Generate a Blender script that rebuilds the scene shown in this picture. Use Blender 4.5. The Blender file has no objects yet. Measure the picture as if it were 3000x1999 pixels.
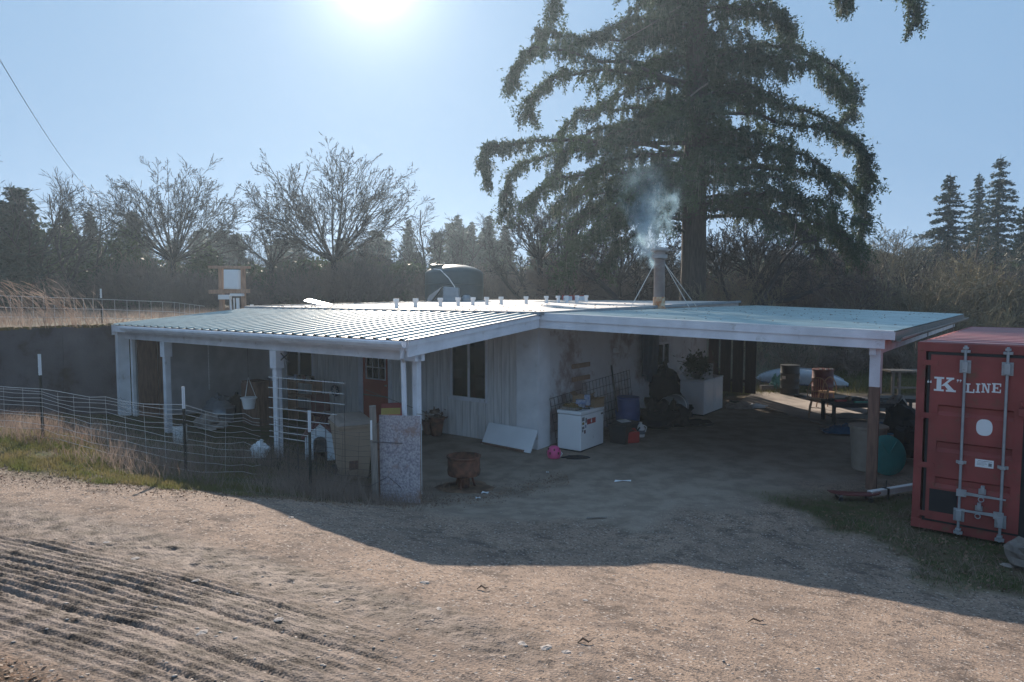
import bpy, math, random
import numpy as np
from math import sin, cos, pi, radians, sqrt
from mathutils import Vector, Matrix

S = bpy.context.scene
SKY_K = 12.0; SKY_TINT = (4.1, 6.7, 10.3)
# ---------------------------------------------------------------- camera, sky, sun, exposure
CAM_H = 3.22
PITCH = math.atan(104.0 / 1569.0)
cam = bpy.data.cameras.new('camera'); co = bpy.data.objects.new('camera', cam)
S.collection.objects.link(co); S.camera = co
co.location = (0, 0, CAM_H); co.rotation_euler = (pi / 2 - PITCH, 0, 0)
cam.sensor_width = 36; cam.lens = 24.0; cam.clip_start = 0.05; cam.clip_end = 2000
SUN_EL, SUN_AZ = radians(24.4), radians(-11.2)          # azimuth from +Y, positive to the right
W = bpy.data.worlds.new('World'); S.world = W; W.use_nodes = True
wn = W.node_tree.nodes; wl = W.node_tree.links
bg = wn['Background']
sky = wn.new('ShaderNodeTexSky'); sky.sky_type = 'NISHITA'; sky.sun_disc = False
sky.sun_elevation = SUN_EL; sky.sun_rotation = SUN_AZ
sky.air_density = 1.2; sky.dust_density = 0.2; sky.ozone_density = 3.0; sky.altitude = 100
# the same soft shoulder over the whole sky, as the photograph's exposure has it
def vm(op, a, b):
    n = wn.new('ShaderNodeVectorMath'); n.operation = op
    for i, q in enumerate((a, b)):
        if isinstance(q, tuple): n.inputs[i].default_value = q
        else: wl.new(q, n.inputs[i])
    return n.outputs[0]
shoulder = vm('DIVIDE', sky.outputs[0], vm('ADD', vm('MULTIPLY', sky.outputs[0], (SKY_K, SKY_K, SKY_K)), (1, 1, 1)))
# the bright aureole of the sun, fixed to the sun's own direction
tcw = wn.new('ShaderNodeTexCoord'); dt = wn.new('ShaderNodeVectorMath'); dt.operation = 'DOT_PRODUCT'; nzm = wn.new('ShaderNodeVectorMath'); nzm.operation = 'NORMALIZE'
wl.new(tcw.outputs['Generated'], nzm.inputs[0]); wl.new(nzm.outputs[0], dt.inputs[0]); dt.inputs[1].default_value = (sin(SUN_AZ) * cos(SUN_EL), cos(SUN_AZ) * cos(SUN_EL), sin(SUN_EL))
def wmath(op, a, b):
    n = wn.new('ShaderNodeMath'); n.operation = op
    for i, q in enumerate((a, b)):
        if isinstance(q, (int, float)): n.inputs[i].default_value = q
        else: wl.new(q, n.inputs[i])
    return n.outputs[0]
dc_ = wmath('MAXIMUM', dt.outputs['Value'], 0.0)
glow = wmath('ADD', wmath('MULTIPLY', wmath('POWER', dc_, 2600.0), 9.0), wmath('ADD', wmath('MULTIPLY', wmath('POWER', dc_, 300.0), .7), wmath('MULTIPLY', wmath('POWER', dc_, 40.0), .22)))
gc = wn.new('ShaderNodeCombineXYZ')
for i, k in enumerate((1.0, .97, .9)): wl.new(wmath('MULTIPLY', glow, k), gc.inputs[i])
wl.new(vm('ADD', vm('MULTIPLY', shoulder, SKY_TINT), gc.outputs[0]), bg.inputs[0]); bg.inputs[1].default_value = 0.12
sl = bpy.data.lights.new('sun', 'SUN'); so = bpy.data.objects.new('sun', sl); S.collection.objects.link(so)
sl.energy = 1.2; sl.angle = radians(0.55); sl.color = (1.0, 0.88, 0.74)
SD = Vector((sin(SUN_AZ) * cos(SUN_EL), cos(SUN_AZ) * cos(SUN_EL), sin(SUN_EL)))
so.rotation_euler = SD.to_track_quat('Z', 'Y').to_euler()
so.location = (0, 0, 60)
S.view_settings.view_transform = 'Standard'; S.view_settings.look = 'None'
S.view_settings.exposure = 2.78; S.view_settings.gamma = 1.0
S.view_settings.use_curve_mapping = False
S.cycles.volume_bounces = 2; S.cycles.max_bounces = 8
S.cycles.transparent_max_bounces = 12
S.cycles.use_denoising = True

rng = np.random.default_rng(7); R = random.Random(11)

# ---------------------------------------------------------------- materials
def mat(name, col, rough=0.8, metal=0.0, vary=0.25, scale=6.0, bump=0.0, bscale=40.0, col2=None, spec=0.5,
        trans=0.0, detail=6.0, dirt=None, dirt_scale=2.0, dirt_lo=0.5, stretch=None):
    m = bpy.data.materials.new(name); m.use_nodes = True
    nt = m.node_tree; n = nt.nodes; L = nt.links
    b = n['Principled BSDF']; b.inputs['Roughness'].default_value = rough
    b.inputs['Metallic'].default_value = metal; b.inputs['Specular IOR Level'].default_value = spec
    tc = n.new('ShaderNodeTexCoord')
    mp = n.new('ShaderNodeMapping'); L.new(tc.outputs['Object'], mp.inputs[0])
    if stretch: mp.inputs['Scale'].default_value = stretch
    nz = n.new('ShaderNodeTexNoise'); nz.inputs['Scale'].default_value = scale; nz.inputs['Detail'].default_value = detail
    L.new(mp.outputs[0], nz.inputs[0])
    mx = n.new('ShaderNodeMix'); mx.data_type = 'RGBA'
    c2 = col2 if col2 else tuple(c * (1 - vary) for c in col)
    mx.inputs[6].default_value = (*col, 1); mx.inputs[7].default_value = (*c2, 1)
    rp = n.new('ShaderNodeMapRange'); rp.inputs[1].default_value = 0.35; rp.inputs[2].default_value = 0.65
    L.new(nz.outputs[0], rp.inputs[0]); L.new(rp.outputs[0], mx.inputs[0])
    out = mx.outputs[2]
    if dirt:
        dn = n.new('ShaderNodeTexNoise'); dn.inputs['Scale'].default_value = dirt_scale; dn.inputs['Detail'].default_value = 8
        dn.inputs['Roughness'].default_value = 0.7
        L.new(mp.outputs[0], dn.inputs[0])
        dr = n.new('ShaderNodeMapRange'); dr.inputs[1].default_value = dirt_lo; dr.inputs[2].default_value = dirt_lo + 0.12
        L.new(dn.outputs[0], dr.inputs[0])
        m2 = n.new('ShaderNodeMix'); m2.data_type = 'RGBA'; m2.inputs[7].default_value = (*dirt, 1)
        L.new(dr.outputs[0], m2.inputs[0]); L.new(out, m2.inputs[6]); out = m2.outputs[2]
    L.new(out, b.inputs['Base Color'])
    if bump:
        bn = n.new('ShaderNodeTexNoise'); bn.inputs['Scale'].default_value = bscale; bn.inputs['Detail'].default_value = 5
        L.new(mp.outputs[0], bn.inputs[0])
        bp = n.new('ShaderNodeBump'); bp.inputs['Strength'].default_value = bump; bp.inputs['Distance'].default_value = 0.02
        L.new(bn.outputs[0], bp.inputs['Height']); L.new(bp.outputs[0], b.inputs['Normal'])
    if trans:
        tr = n.new('ShaderNodeBsdfTranslucent'); L.new(out, tr.inputs[0])
        ms = n.new('ShaderNodeMixShader'); ms.inputs[0].default_value = trans
        L.new(b.outputs[0], ms.inputs[1]); L.new(tr.outputs[0], ms.inputs[2])
        L.new(ms.outputs[0], n['Material Output'].inputs[0])
    return m

M = {}
M['white'] = mat('white_trim', (.80, .80, .84), .55, vary=.2, scale=3, bump=.15, bscale=60, dirt=(.42, .40, .38), dirt_scale=5, dirt_lo=.6)
M['whiteclean'] = mat('white_enamel', (.82, .84, .86), .3, vary=.06, scale=2, dirt=(.4, .37, .3), dirt_scale=3, dirt_lo=.64)
M['pvc'] = mat('white_plastic', (.80, .80, .80), .45, vary=.12, scale=5)
M['stucco'] = mat('painted_stucco', (.78, .78, .80), .9, vary=.12, scale=2, bump=.5, bscale=70, dirt=(.36, .27, .26), dirt_scale=.8, dirt_lo=.49)
M['stuccoclean'] = mat('stucco_pillar', (.86, .86, .88), .9, vary=.14, scale=3, bump=.5, bscale=70, dirt=(.5, .45, .38), dirt_scale=3, dirt_lo=.62)
M['siding'] = mat('siding_paint', (.80, .78, .77), .75, vary=.22, scale=3, bump=.3, bscale=30, stretch=(6, 6, .5), dirt=(.5, .44, .4), dirt_scale=2, dirt_lo=.6)
M['lidgrey'] = mat('lid_grey', (.36, .29, .25), .5, vary=.15)
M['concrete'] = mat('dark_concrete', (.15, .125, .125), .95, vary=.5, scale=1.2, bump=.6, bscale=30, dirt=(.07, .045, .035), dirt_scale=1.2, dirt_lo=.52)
M['porchwall'] = mat('grey_render', (.52, .51, .52), .95, vary=.2, scale=3, bump=.5, bscale=60)
M['slab'] = mat('concrete_slab', (.36, .31, .28), .85, vary=.25, scale=2, bump=.2)
M['roofmetal'] = mat('roof_metal', (.42, .49, .47), .48, metal=0.0, spec=.25, vary=.2, scale=3, dirt=(.3, .3, .27), dirt_scale=9, dirt_lo=.66)
M['roofmetal2'] = mat('roof_metal_green', (.40, .50, .49), .36, metal=.25, vary=.25, scale=2, dirt=(.14, .13, .1), dirt_scale=14, dirt_lo=.68)
M['membrane'] = mat('roof_membrane', (.60, .55, .51), .75, vary=.2, scale=2, dirt=(.13, .10, .08), dirt_scale=2.4, dirt_lo=.63, stretch=(1, 1, 1), bump=.2)
M['flash'] = mat('flashing', (.28, .31, .34), .5, metal=.4, vary=.2)
M['moss'] = mat('moss', (.22, .13, .05), 1, vary=.5, scale=12, bump=.8, col2=(.10, .09, .03))
M['brownwood'] = mat('brown_wood', (.26, .15, .11), .85, vary=.4, scale=6, stretch=(4, 4, .6), bump=.3)
M['darkboard'] = mat('dark_board', (.045, .025, .024), .8, vary=.4, scale=5, stretch=(4, 4, .6))
M['greywood'] = mat('weathered_wood', (.28, .24, .21), .9, vary=.35, scale=6, stretch=(6, 6, .7), bump=.3)
M['redbrown'] = mat('stained_frame', (.46, .29, .20), .8, vary=.35, scale=6, stretch=(4, 4, .6))
M['palewood'] = mat('varnished_wood', (.50, .30, .17), .5, vary=.3, scale=8)
M['reddoor'] = mat('red_door', (.42, .09, .06), .55, vary=.2, scale=3)
M['rust'] = mat('rusty_steel', (.22, .09, .055), .85, vary=.5, scale=7, bump=.3, col2=(.06, .03, .022))
M['rust2'] = mat('rust_orange', (.38, .14, .05), .85, vary=.5, scale=10, bump=.3, col2=(.5, .42, .3))
M['steel'] = mat('galvanised', (.34, .33, .33), .42, metal=.7, vary=.2, scale=5)
M['flue'] = mat('stained_flue', (.16, .12, .11), .55, metal=.3, vary=.35, scale=3, col2=(.22, .19, .18))
M['wire'] = mat('galvanised_wire', (.62, .60, .58), .45, metal=.25, vary=.15, spec=.8)
M['dwire'] = mat('dark_wire', (.12, .1, .1), .5, metal=.5, vary=.2)
M['post'] = mat('fence_steel', (.05, .05, .045), .7, metal=.2, vary=.3)
M['black'] = mat('black_plastic', (.025, .027, .03), .45, vary=.2)
M['blackfab'] = mat('black_cloth', (.018, .018, .022), .85, vary=.3, scale=9, bump=.5, bscale=12)
M['tank'] = mat('tank_green', (.035, .06, .065), .38, vary=.2)
M['navy'] = mat('navy_cloth', (.03, .07, .13), .85, vary=.3, scale=7, bump=.5, bscale=9)
M['bluepl'] = mat('blue_plastic', (.05, .10, .30), .5, vary=.2)
M['tarp'] = mat('blue_tarp', (.02, .12, .24), .25, vary=.3, scale=5, spec=.8)
M['teal'] = mat('teal_plastic', (.02, .26, .25), .5, vary=.2)
M['cream'] = mat('cream_plastic', (.34, .29, .24), .55, vary=.2)
M['beige'] = mat('tan_plastic', (.44, .32, .23), .55, vary=.15, scale=3)
M['palegreen'] = mat('pale_green_cloth', (.15, .42, .32), .6, vary=.3)
M['red'] = mat('red_plastic', (.40, .03, .03), .4, vary=.15)
M['dred'] = mat('dark_red_steel', (.13, .028, .03), .5, vary=.3)
M['pink'] = mat('pink_plastic', (.72, .09, .26), .4, vary=.1)
M['card'] = mat('cardboard', (.30, .19, .11), .85, vary=.2)
M['yellow'] = mat('yellow_print', (.28, .19, .04), .6, vary=.2)
M['print'] = mat('printed_blue', (.10, .16, .34), .6, vary=.4, col2=(.5, .52, .55), scale=14)
M['paper'] = mat('white_paper', (.7, .72, .74), .8, vary=.1)
M['osb'] = mat('strand_board', (.50, .45, .46), .85, vary=.55, scale=34, bump=.2, col2=(.24, .21, .24), dirt=(.3, .2, .17), dirt_scale=2.4, dirt_lo=.53)
M['osbedge'] = mat('board_edge', (.30, .2, .13), .9)
M['foam'] = mat('white_board', (.85, .87, .9), .6, vary=.07, scale=2)
M['dogwhite'] = mat('doghouse_white', (.7, .76, .8), .55, vary=.1)
M['contred'] = mat('container_red', (.30, .058, .052), .75, vary=.3, scale=2.2, bump=.15, bscale=80, dirt=(.17, .07, .045), dirt_scale=4, dirt_lo=.56)
M['conttop'] = mat('container_top', (.33, .12, .12), .5, vary=.3, scale=1.5, dirt=(.2, .13, .11), dirt_scale=2, dirt_lo=.56)
M['gasket'] = mat('rubber_gasket', (.018, .018, .02), .8, vary=.2)
M['rod'] = mat('rod_grey', (.38, .40, .42), .45, metal=.3, vary=.2, scale=8, dirt=(.2, .17, .15), dirt_scale=12, dirt_lo=.62)
M['sticker'] = mat('white_sticker', (.72, .74, .76), .5, vary=.04)
M['ink'] = mat('grey_ink', (.2, .2, .22), .7)
M['canoe'] = mat('canoe_white', (.6, .68, .76), .3, vary=.1)
M['rock'] = mat('rock', (.20, .17, .15), .95, vary=.4, scale=5, bump=.8, bscale=14)
M['stone'] = mat('pale_stone', (.42, .36, .32), .9, vary=.3, scale=9, bump=.5)
M['gravel'] = mat('gravel', (.38, .29, .23), .9, vary=.5, scale=1.7, col2=(.14, .12, .11))
M['bark'] = mat('fir_bark', (.085, .068, .062), .95, vary=.5, scale=3, stretch=(5, 5, .7), bump=1.0, bscale=8)
M['twig'] = mat('grey_bark', (.04, .034, .036), .9, vary=.3, scale=1)
M['twig2'] = mat('brown_twig', (.20, .14, .11), .9, vary=.4, scale=.25, col2=(.10, .08, .075))
M['twig3'] = mat('lichen_twig', (.30, .25, .15), .9, vary=.4, scale=.3, col2=(.14, .12, .09))
M['lichen'] = mat('hanging_lichen', (.30, .30, .22), .9, vary=.3, scale=2, trans=.35)
M['needle'] = mat('fir_needles', (.065, .10, .038), .7, vary=.4, scale=.5, col2=(.035, .06, .035), trans=.36)
M['needle2'] = mat('conifer_needles', (.04, .065, .04), .75, vary=.4, scale=.4, col2=(.025, .045, .034), trans=.22)
M['leafy'] = mat('evergreen_leaves', (.06, .085, .035), .6, vary=.4, scale=.5, col2=(.035, .055, .03), trans=.3)
M['grass'] = mat('green_grass', (.11, .13, .035), .7, vary=.4, scale=2.5, col2=(.21, .17, .08), trans=.5)
M['grassd'] = mat('short_grass', (.075, .12, .035), .8, vary=.4, scale=2.5, col2=(.09, .08, .04), trans=.3)
M['dry'] = mat('dry_grass', (.34, .265, .22), .8, vary=.4, scale=1.5, col2=(.20, .14, .11), trans=.4)
M['leaf'] = mat('dead_leaves', (.27, .17, .11), .7, vary=.5, scale=4, col2=(.10, .06, .04), trans=.15)

def glass_mat():
    m = bpy.data.materials.new('window_glass'); m.use_nodes = True
    n = m.node_tree.nodes; L = m.node_tree.links
    g = n.new('ShaderNodeBsdfGlossy'); g.inputs['Roughness'].default_value = .03; g.inputs[0].default_value = (.8, .8, .8, 1)
    t = n.new('ShaderNodeBsdfTransparent'); t.inputs[0].default_value = (.5, .5, .52, 1)
    f = n.new('ShaderNodeFresnel'); f.inputs[0].default_value = 1.5
    ms = n.new('ShaderNodeMixShader'); L.new(f.outputs[0], ms.inputs[0]); L.new(t.outputs[0], ms.inputs[1]); L.new(g.outputs[0], ms.inputs[2])
    L.new(ms.outputs[0], n['Material Output'].inputs[0]); return m
M['glass'] = glass_mat()

# ---------------------------------------------------------------- mesh helpers
class MB:
    def __init__(s): s.v = []; s.f = []
    def add(s, v, f):
        o = len(s.v); s.v += [tuple(p) for p in v]; s.f += [tuple(i + o for i in q) for q in f]; return s
    def box(s, c, d, rz=0, rx=0, ry=0):
        r = Matrix.Rotation(rz, 3, 'Z') @ Matrix.Rotation(ry, 3, 'Y') @ Matrix.Rotation(rx, 3, 'X')
        v = [Vector(c) + r @ Vector((x * d[0] / 2, y * d[1] / 2, z * d[2] / 2)) for z in (-1, 1) for y in (-1, 1) for x in (-1, 1)]
        return s.add(v, [(0, 2, 3, 1), (4, 5, 7, 6), (0, 1, 5, 4), (2, 6, 7, 3), (0, 4, 6, 2), (1, 3, 7, 5)])
    def bb(s, x0, x1, y0, y1, z0, z1): return s.box(((x0 + x1) / 2, (y0 + y1) / 2, (z0 + z1) / 2), (x1 - x0, y1 - y0, z1 - z0))
    def hexa(s, b, t):   # bottom quad, top quad
        return s.add(list(b) + list(t), [(3, 2, 1, 0), (4, 5, 6, 7), (0, 1, 5, 4), (1, 2, 6, 5), (2, 3, 7, 6), (3, 0, 4, 7)])
    def beam(s, p, q, w, h, drop=0.0):   # top edge along p-q when drop = 0 (h hangs below)
        p = Vector(p); q = Vector(q); d = (q - p); n = Vector((-d.y, d.x, 0)).normalized() * (w / 2)
        dn = Vector((0, 0, -h)); t = Vector((0, 0, -drop))
        return s.hexa([p - n + t + dn, q - n + t + dn, q + n + t + dn, p + n + t + dn], [p - n + t, q - n + t, q + n + t, p + n + t])
    def tube(s, pts, r, n=6, cap=True):
        pts = [Vector(p) for p in pts]; rs = r if isinstance(r, (list, tuple)) else [r] * len(pts)
        o = len(s.v); prev = None
        for i, p in enumerate(pts):
            d = (pts[min(i + 1, len(pts) - 1)] - pts[max(i - 1, 0)]).normalized()
            a = d.cross(Vector((0, 0, 1)) if abs(d.z) < .95 else Vector((1, 0, 0))).normalized()
            if prev is not None and a.dot(prev) < 0: a = -a
            prev = a; b = d.cross(a)
            for k in range(n):
                t = 2 * pi * k / n; s.v.append(tuple(p + (a * cos(t) + b * sin(t)) * rs[i]))
        for i in range(len(pts) - 1):
            for k in range(n):
                k2 = (k + 1) % n; s.f.append((o + i * n + k, o + i * n + k2, o + (i + 1) * n + k2, o + (i + 1) * n + k))
        if cap:
            s.f.append(tuple(o + k for k in range(n))[::-1]); e = o + (len(pts) - 1) * n; s.f.append(tuple(e + k for k in range(n)))
        return s
    def lathe(s, prof, c=(0, 0, 0), n=20, cap=True):
        o = len(s.v)
        for r, z in prof:
            for k in range(n):
                t = 2 * pi * k / n; s.v.append((c[0] + r * cos(t), c[1] + r * sin(t), c[2] + z))
        for i in range(len(prof) - 1):
            for k in range(n):
                k2 = (k + 1) % n; s.f.append((o + i * n + k, o + i * n + k2, o + (i + 1) * n + k2, o + (i + 1) * n + k))
        if cap:
            s.f.append(tuple(o + k for k in range(n))[::-1]); e = o + (len(prof) - 1) * n; s.f.append(tuple(e + k for k in range(n)))
        return s
    def prism(s, poly, y0, y1):   # polygon in local x,z extruded along y
        n = len(poly)
        v = [(x, y0, z) for x, z in poly] + [(x, y1, z) for x, z in poly]
        return s.add(v, [tuple(range(n)), tuple(range(2 * n - 1, n - 1, -1))] + [(i, i + n, (i + 1) % n + n, (i + 1) % n) for i in range(n)])
    def blob(s, c, r, seed=0, n=14, m=9, amp=.22, flat=True):
        rr = random.Random(seed); ph = [(rr.uniform(0, 6), rr.uniform(1, 4), rr.uniform(1, 4)) for _ in range(5)]
        o = len(s.v)
        for i in range(m + 1):
            th = pi * i / m
            for k in range(n):
                a = 2 * pi * k / n
                q = 1 + amp * sum(sin(p + f * a * 1.0 // 1 + g * th * 2 + 3 * sin(a + p)) for p, f, g in ph) / 3
                x = sin(th) * cos(a) * r[0] * q; y = sin(th) * sin(a) * r[1] * q; z = cos(th) * r[2] * q
                if flat: z = max(z, -r[2] * .6)
                s.v.append((c[0] + x, c[1] + y, c[2] + z))
        for i in range(m):
            for k in range(n):
                k2 = (k + 1) % n; s.f.append((o + i * n + k, o + (i + 1) * n + k, o + (i + 1) * n + k2, o + i * n + k2))
        return s

def link(o): S.collection.objects.link(o); return o
WORLD = {}
def thing(name, label, cat, loc=(0, 0, 0), rz=0, group=None, world=False):
    o = link(bpy.data.objects.new(name, None)); o.location = loc; o.rotation_euler = (0, 0, rz)
    o['label'] = label; o['category'] = cat
    if group: o['group'] = group
    if world: WORLD[o.name] = Vector(loc)
    o.empty_display_size = .2
    return o
def part(name, mb, m, parent=None, smooth=False, bevel=0, label=None, kind=None, group=None, share=None):
    me = share
    if me is None:
        off = WORLD.get(parent.name) if parent is not None else None
        vs = mb.v if off is None else [(x - off.x, y - off.y, z - off.z) for x, y, z in mb.v]
        me = bpy.data.meshes.new(name); me.from_pydata(vs, [], mb.f); me.materials.append(M[m] if isinstance(m, str) else m)
        if smooth:
            me.polygons.foreach_set('use_smooth', [True] * len(me.polygons))
            try: me.set_sharp_from_angle(angle=radians(40))
            except Exception: pass
        me.update()
    o = link(bpy.data.objects.new(name, me)); o.parent = parent
    if parent is not None and parent.name in WORLD: WORLD[o.name] = WORLD[parent.name]
    if bevel:
        b = o.modifiers.new('bevel', 'BEVEL'); b.width = bevel; b.segments = 2; b.limit_method = 'ANGLE'
    if label: o['label'] = label
    if kind: o['kind'] = kind
    return o
def solo(name, mb, m, label, cat, group=None, loc=None, rz=0, **k):
    o = part(name, mb, m, None, **k)
    o['label'] = label; o['category'] = cat
    if group: o['group'] = group
    if loc is not None: o.location = loc; o.rotation_euler = (0, 0, rz)
    return o
def copy_tree(o, parent=None):
    c = o.copy(); S.collection.objects.link(c); c.parent = parent
    for ch in list(o.children): copy_tree(ch, c)
    return c
def mesh_np(name, V, F, m, parent=None, kind=None, label=None, cat=None, smooth=False):
    me = bpy.data.meshes.new(name); V = np.ascontiguousarray(V, dtype=np.float32).reshape(-1, 3); F = np.ascontiguousarray(F, dtype=np.int32)
    k = F.shape[1]; me.vertices.add(len(V)); me.vertices.foreach_set('co', V.ravel())
    me.loops.add(F.size); me.loops.foreach_set('vertex_index', F.ravel())
    me.polygons.add(len(F)); me.polygons.foreach_set('loop_start', np.arange(0, F.size, k, dtype=np.int32))
    if smooth: me.polygons.foreach_set('use_smooth', np.ones(len(F), dtype=bool))
    me.update(calc_edges=True)
    if m is not None: me.materials.append(M[m] if isinstance(m, str) else m)
    o = link(bpy.data.objects.new(name, me)); o.parent = parent
    if kind: o['kind'] = kind
    if label: o['label'] = label
    if cat: o['category'] = cat
    return o

# ---------------------------------------------------------------- numpy noise and the lie of the land
def vnoise(x, y, seed=0):
    xi = np.floor(x).astype(np.int64); yi = np.floor(y).astype(np.int64); xf = x - xi; yf = y - yi
    def h(a, b):
        n = (a * 374761393 + b * 668265263 + seed * 974634777) & 0xffffffff
        n = ((n ^ (n >> 13)) * 1274126177) & 0xffffffff
        return ((n ^ (n >> 16)) & 0xffff) / 65535.0
    u = xf * xf * (3 - 2 * xf); v = yf * yf * (3 - 2 * yf)
    return (h(xi, yi) * (1 - u) + h(xi + 1, yi) * u) * (1 - v) + (h(xi, yi + 1) * (1 - u) + h(xi + 1, yi + 1) * u) * v
def fbm(x, y, seed=0, o=4):
    s = 0; a = .5
    for i in range(o): s = s + a * (vnoise(x * 2 ** i, y * 2 ** i, seed + i) - .5); a *= .5
    return s
def sstep(a, b, x):
    t = np.clip((x - a) / (b - a), 0, 1); return t * t * (3 - 2 * t)
CP = np.array([(0, 14, 0), (3, 12, 0), (6, 11, 0), (5.5, 9.4, 0), (8, 8, 0), (-1.5, 10.6, 0), (-3.2, 10.9, .06), (-1.5, 15, .03), (-5, 13.2, .15), (-8, 15.2, .12),
    (-9.8, 16.2, .4), (-7.5, 11, .9), (-5.5, 10, .6), (-12, 12, 1.1), (-3.1, 8.43, .66), (-1.6, 7.24, .62), (-.84, 6.63, .60), (.43, 7.15, .37), (1.68, 7.73, .165),
    (3.42, 7.1, .12), (4.43, 6.8, .06), (-3.5, 4.7, 1.05), (-1, 3.9, 1.1), (0, 4.5, .95), (2, 4.5, .7), (5, 4.6, .35), (8, 5, .2), (-7, 7, 1.05), (-5, 5, 1.1),
    (0, 0, 1.3), (-6, 0, 1.4), (6, 0, .9), (-12, 5, 1.3), (7, 20, 0), (10, 24, 0), (16, 24, 0), (14, 14, 0), (20, 20, 0), (3, 18, 0), (-4, 20, 0), (-15, 9, 1.3),
    (20, 8, 0), (-16, 0, 1.4), (16, 0, .5), (0, -6, 1.4), (1.6, 10, .02), (-.4, 9.2, .14)], float)
def tps_fit():
    n = len(CP); d = np.hypot(CP[:, 0][:, None] - CP[:, 0], CP[:, 1][:, None] - CP[:, 1]); K = np.where(d > 0, d * d * np.log(d + 1e-9), 0)
    K += np.eye(n) * .4
    P = np.c_[np.ones(n), CP[:, :2]]; A = np.block([[K, P], [P.T, np.zeros((3, 3))]])
    return np.linalg.solve(A, np.r_[CP[:, 2], 0, 0, 0])
TW = tps_fit()
def terr(x, y):
    x = np.asarray(x, float); y = np.asarray(y, float); sh = np.broadcast(x, y).shape
    X = np.broadcast_to(x, sh).ravel(); Y = np.broadcast_to(y, sh).ravel(); out = np.empty(X.size)
    for i in range(0, X.size, 20000):
        a = np.clip(X[i:i + 20000], -18, 20); b = np.clip(Y[i:i + 20000], -7, 25)
        d = np.hypot(a[:, None] - CP[:, 0], b[:, None] - CP[:, 1]) + 1e-9
        out[i:i + 20000] = (d * d * np.log(d)) @ TW[:-3] + TW[-3] + TW[-2] * a + TW[-1] * b
    f = sstep(26, 20, Y) ; out = out * f
    # the yard by the house is close to flat
    return out.reshape(sh)
def gz(x, y): return float(terr(x, y))
U = Vector((-.8085, .5885, 0)); V_ = Vector((.5885, .8085, 0)); A0 = Vector((.53, 13.56, 0)); HR = math.atan2(-.5885, .8085)
def hp(a, b, z=0): p = A0 + U * a + V_ * b; return Vector((p.x, p.y, z))
def ray(px, py):
    u = (px - 1176.5) / 1569; v = (784 - py) / 1569
    return Vector((u, cos(PITCH) + v * sin(PITCH), v * cos(PITCH) - sin(PITCH)))
def at(px, py, z=0.0):       # where the photo's pixel meets the level z
    r = ray(px, py); t = (z - CAM_H) / r.z; return Vector((r.x * t, r.y * t, z))
def atd(px, py, Y):          # the photo's pixel at distance Y
    r = ray(px, py); t = Y / r.y; return Vector((r.x * t, Y, CAM_H + r.z * t))

# ================================================================ GROUND
def lines(segs):
    out = []
    for a, b, st in segs: out += list(np.arange(a, b, st))
    out.append(segs[-1][1]); return np.array(out)
gx = lines([(-160, -40, 12), (-40, -14, 1.5), (-14, -5.2, .12), (-5.2, .8, .019), (.8, 7.5, .04), (7.5, 16, .25), (16, 40, 1.5), (40, 160.01, 12)])
gy = lines([(-60, -10, 8), (-10, 2.6, .9), (2.6, 3.3, .1), (3.3, 6.2, .019), (6.2, 11, .045), (11, 16, .12), (16, 30, .5), (30, 60, 3), (60, 180.01, 12)])
GX, GY = np.meshgrid(gx, gy)
base = terr(GX, GY)
q = (GY - (4.62 - .50 * (GX + 2.7) - .035 * (GX + 2.7) ** 2)) * .9          # across the tyre tracks
wob = fbm(GX * 1.3, GY * 1.3, 5) * .12
qq = q + wob
tm = sstep(-.95, -.6, qq) * sstep(.95, .6, qq) * sstep(.1, -1.4, GX)                              # tracked mud
tread = sum(np.exp(-((qq - c) / w) ** 2) * -d for c, w, d in ((.30, .06, .028), (-.18, .05, .024), (.62, .04, .010), (-.5, .04, .012)))
sw = np.sin(qq * 2 * pi / .08 + 1.5 * fbm(GX * 2, GY * 2, 9)); fine = np.sign(sw) * np.abs(sw) ** .6 * .0115 * (vnoise(GX * 1.1 + 40, GY * 2.5, 3) * .9 + .35)
lug = np.sin((GX + .5 * GY) * 2 * pi / .055) * .004 * np.exp(-((np.abs(qq - .06) - .24) / .07) ** 2)
near = sstep(14, 9, GY) * sstep(-9, -6, GX) * sstep(12, 8, GX)
litter = sstep(-.7, -1.05, qq) * sstep(0, -2.0, GX + .5 * GY - 1.2)
mudedge = sstep(.7, .95, qq) * sstep(1.7, 1.25, qq) * sstep(.9, -.3, GX)
H = base + tm * (tread * 1.0 + fine * (.35 + 1.1 * vnoise(GX * 2.3 + 9, GY * 5, 91)) + lug * 1.5) + fbm(GX * .8, GY * .8, 1) * .05 * near
H = H + fbm(GX * 9, GY * 9, 2, 4) * .016 * near * (1 - .75 * tm) + fbm(GX * 14, GY * 14, 22, 3) * .05 * (mudedge + litter * .7) * near
clod = np.clip(vnoise(GX * 22, GY * 22, 31) - .78, 0, 1) * .06 * sstep(.52, .68, vnoise(GX * 1.4, GY * 1.4, 17))
H = H + clod * near + (fbm(GX * 31, GY * 31, 77, 2) * .012 * (.8 - .1 * tm)) * near * sstep(9, 6, GY)
ny, nx = GX.shape
idx = np.arange(nx * ny).reshape(ny, nx)
F = np.stack([idx[:-1, :-1].ravel(), idx[:-1, 1:].ravel(), idx[1:, 1:].ravel(), idx[1:, :-1].ravel()], 1)
ground = mesh_np('ground', np.stack([GX.ravel(), GY.ravel(), H.ravel()], 1), F, None, kind='structure', smooth=True)
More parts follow.
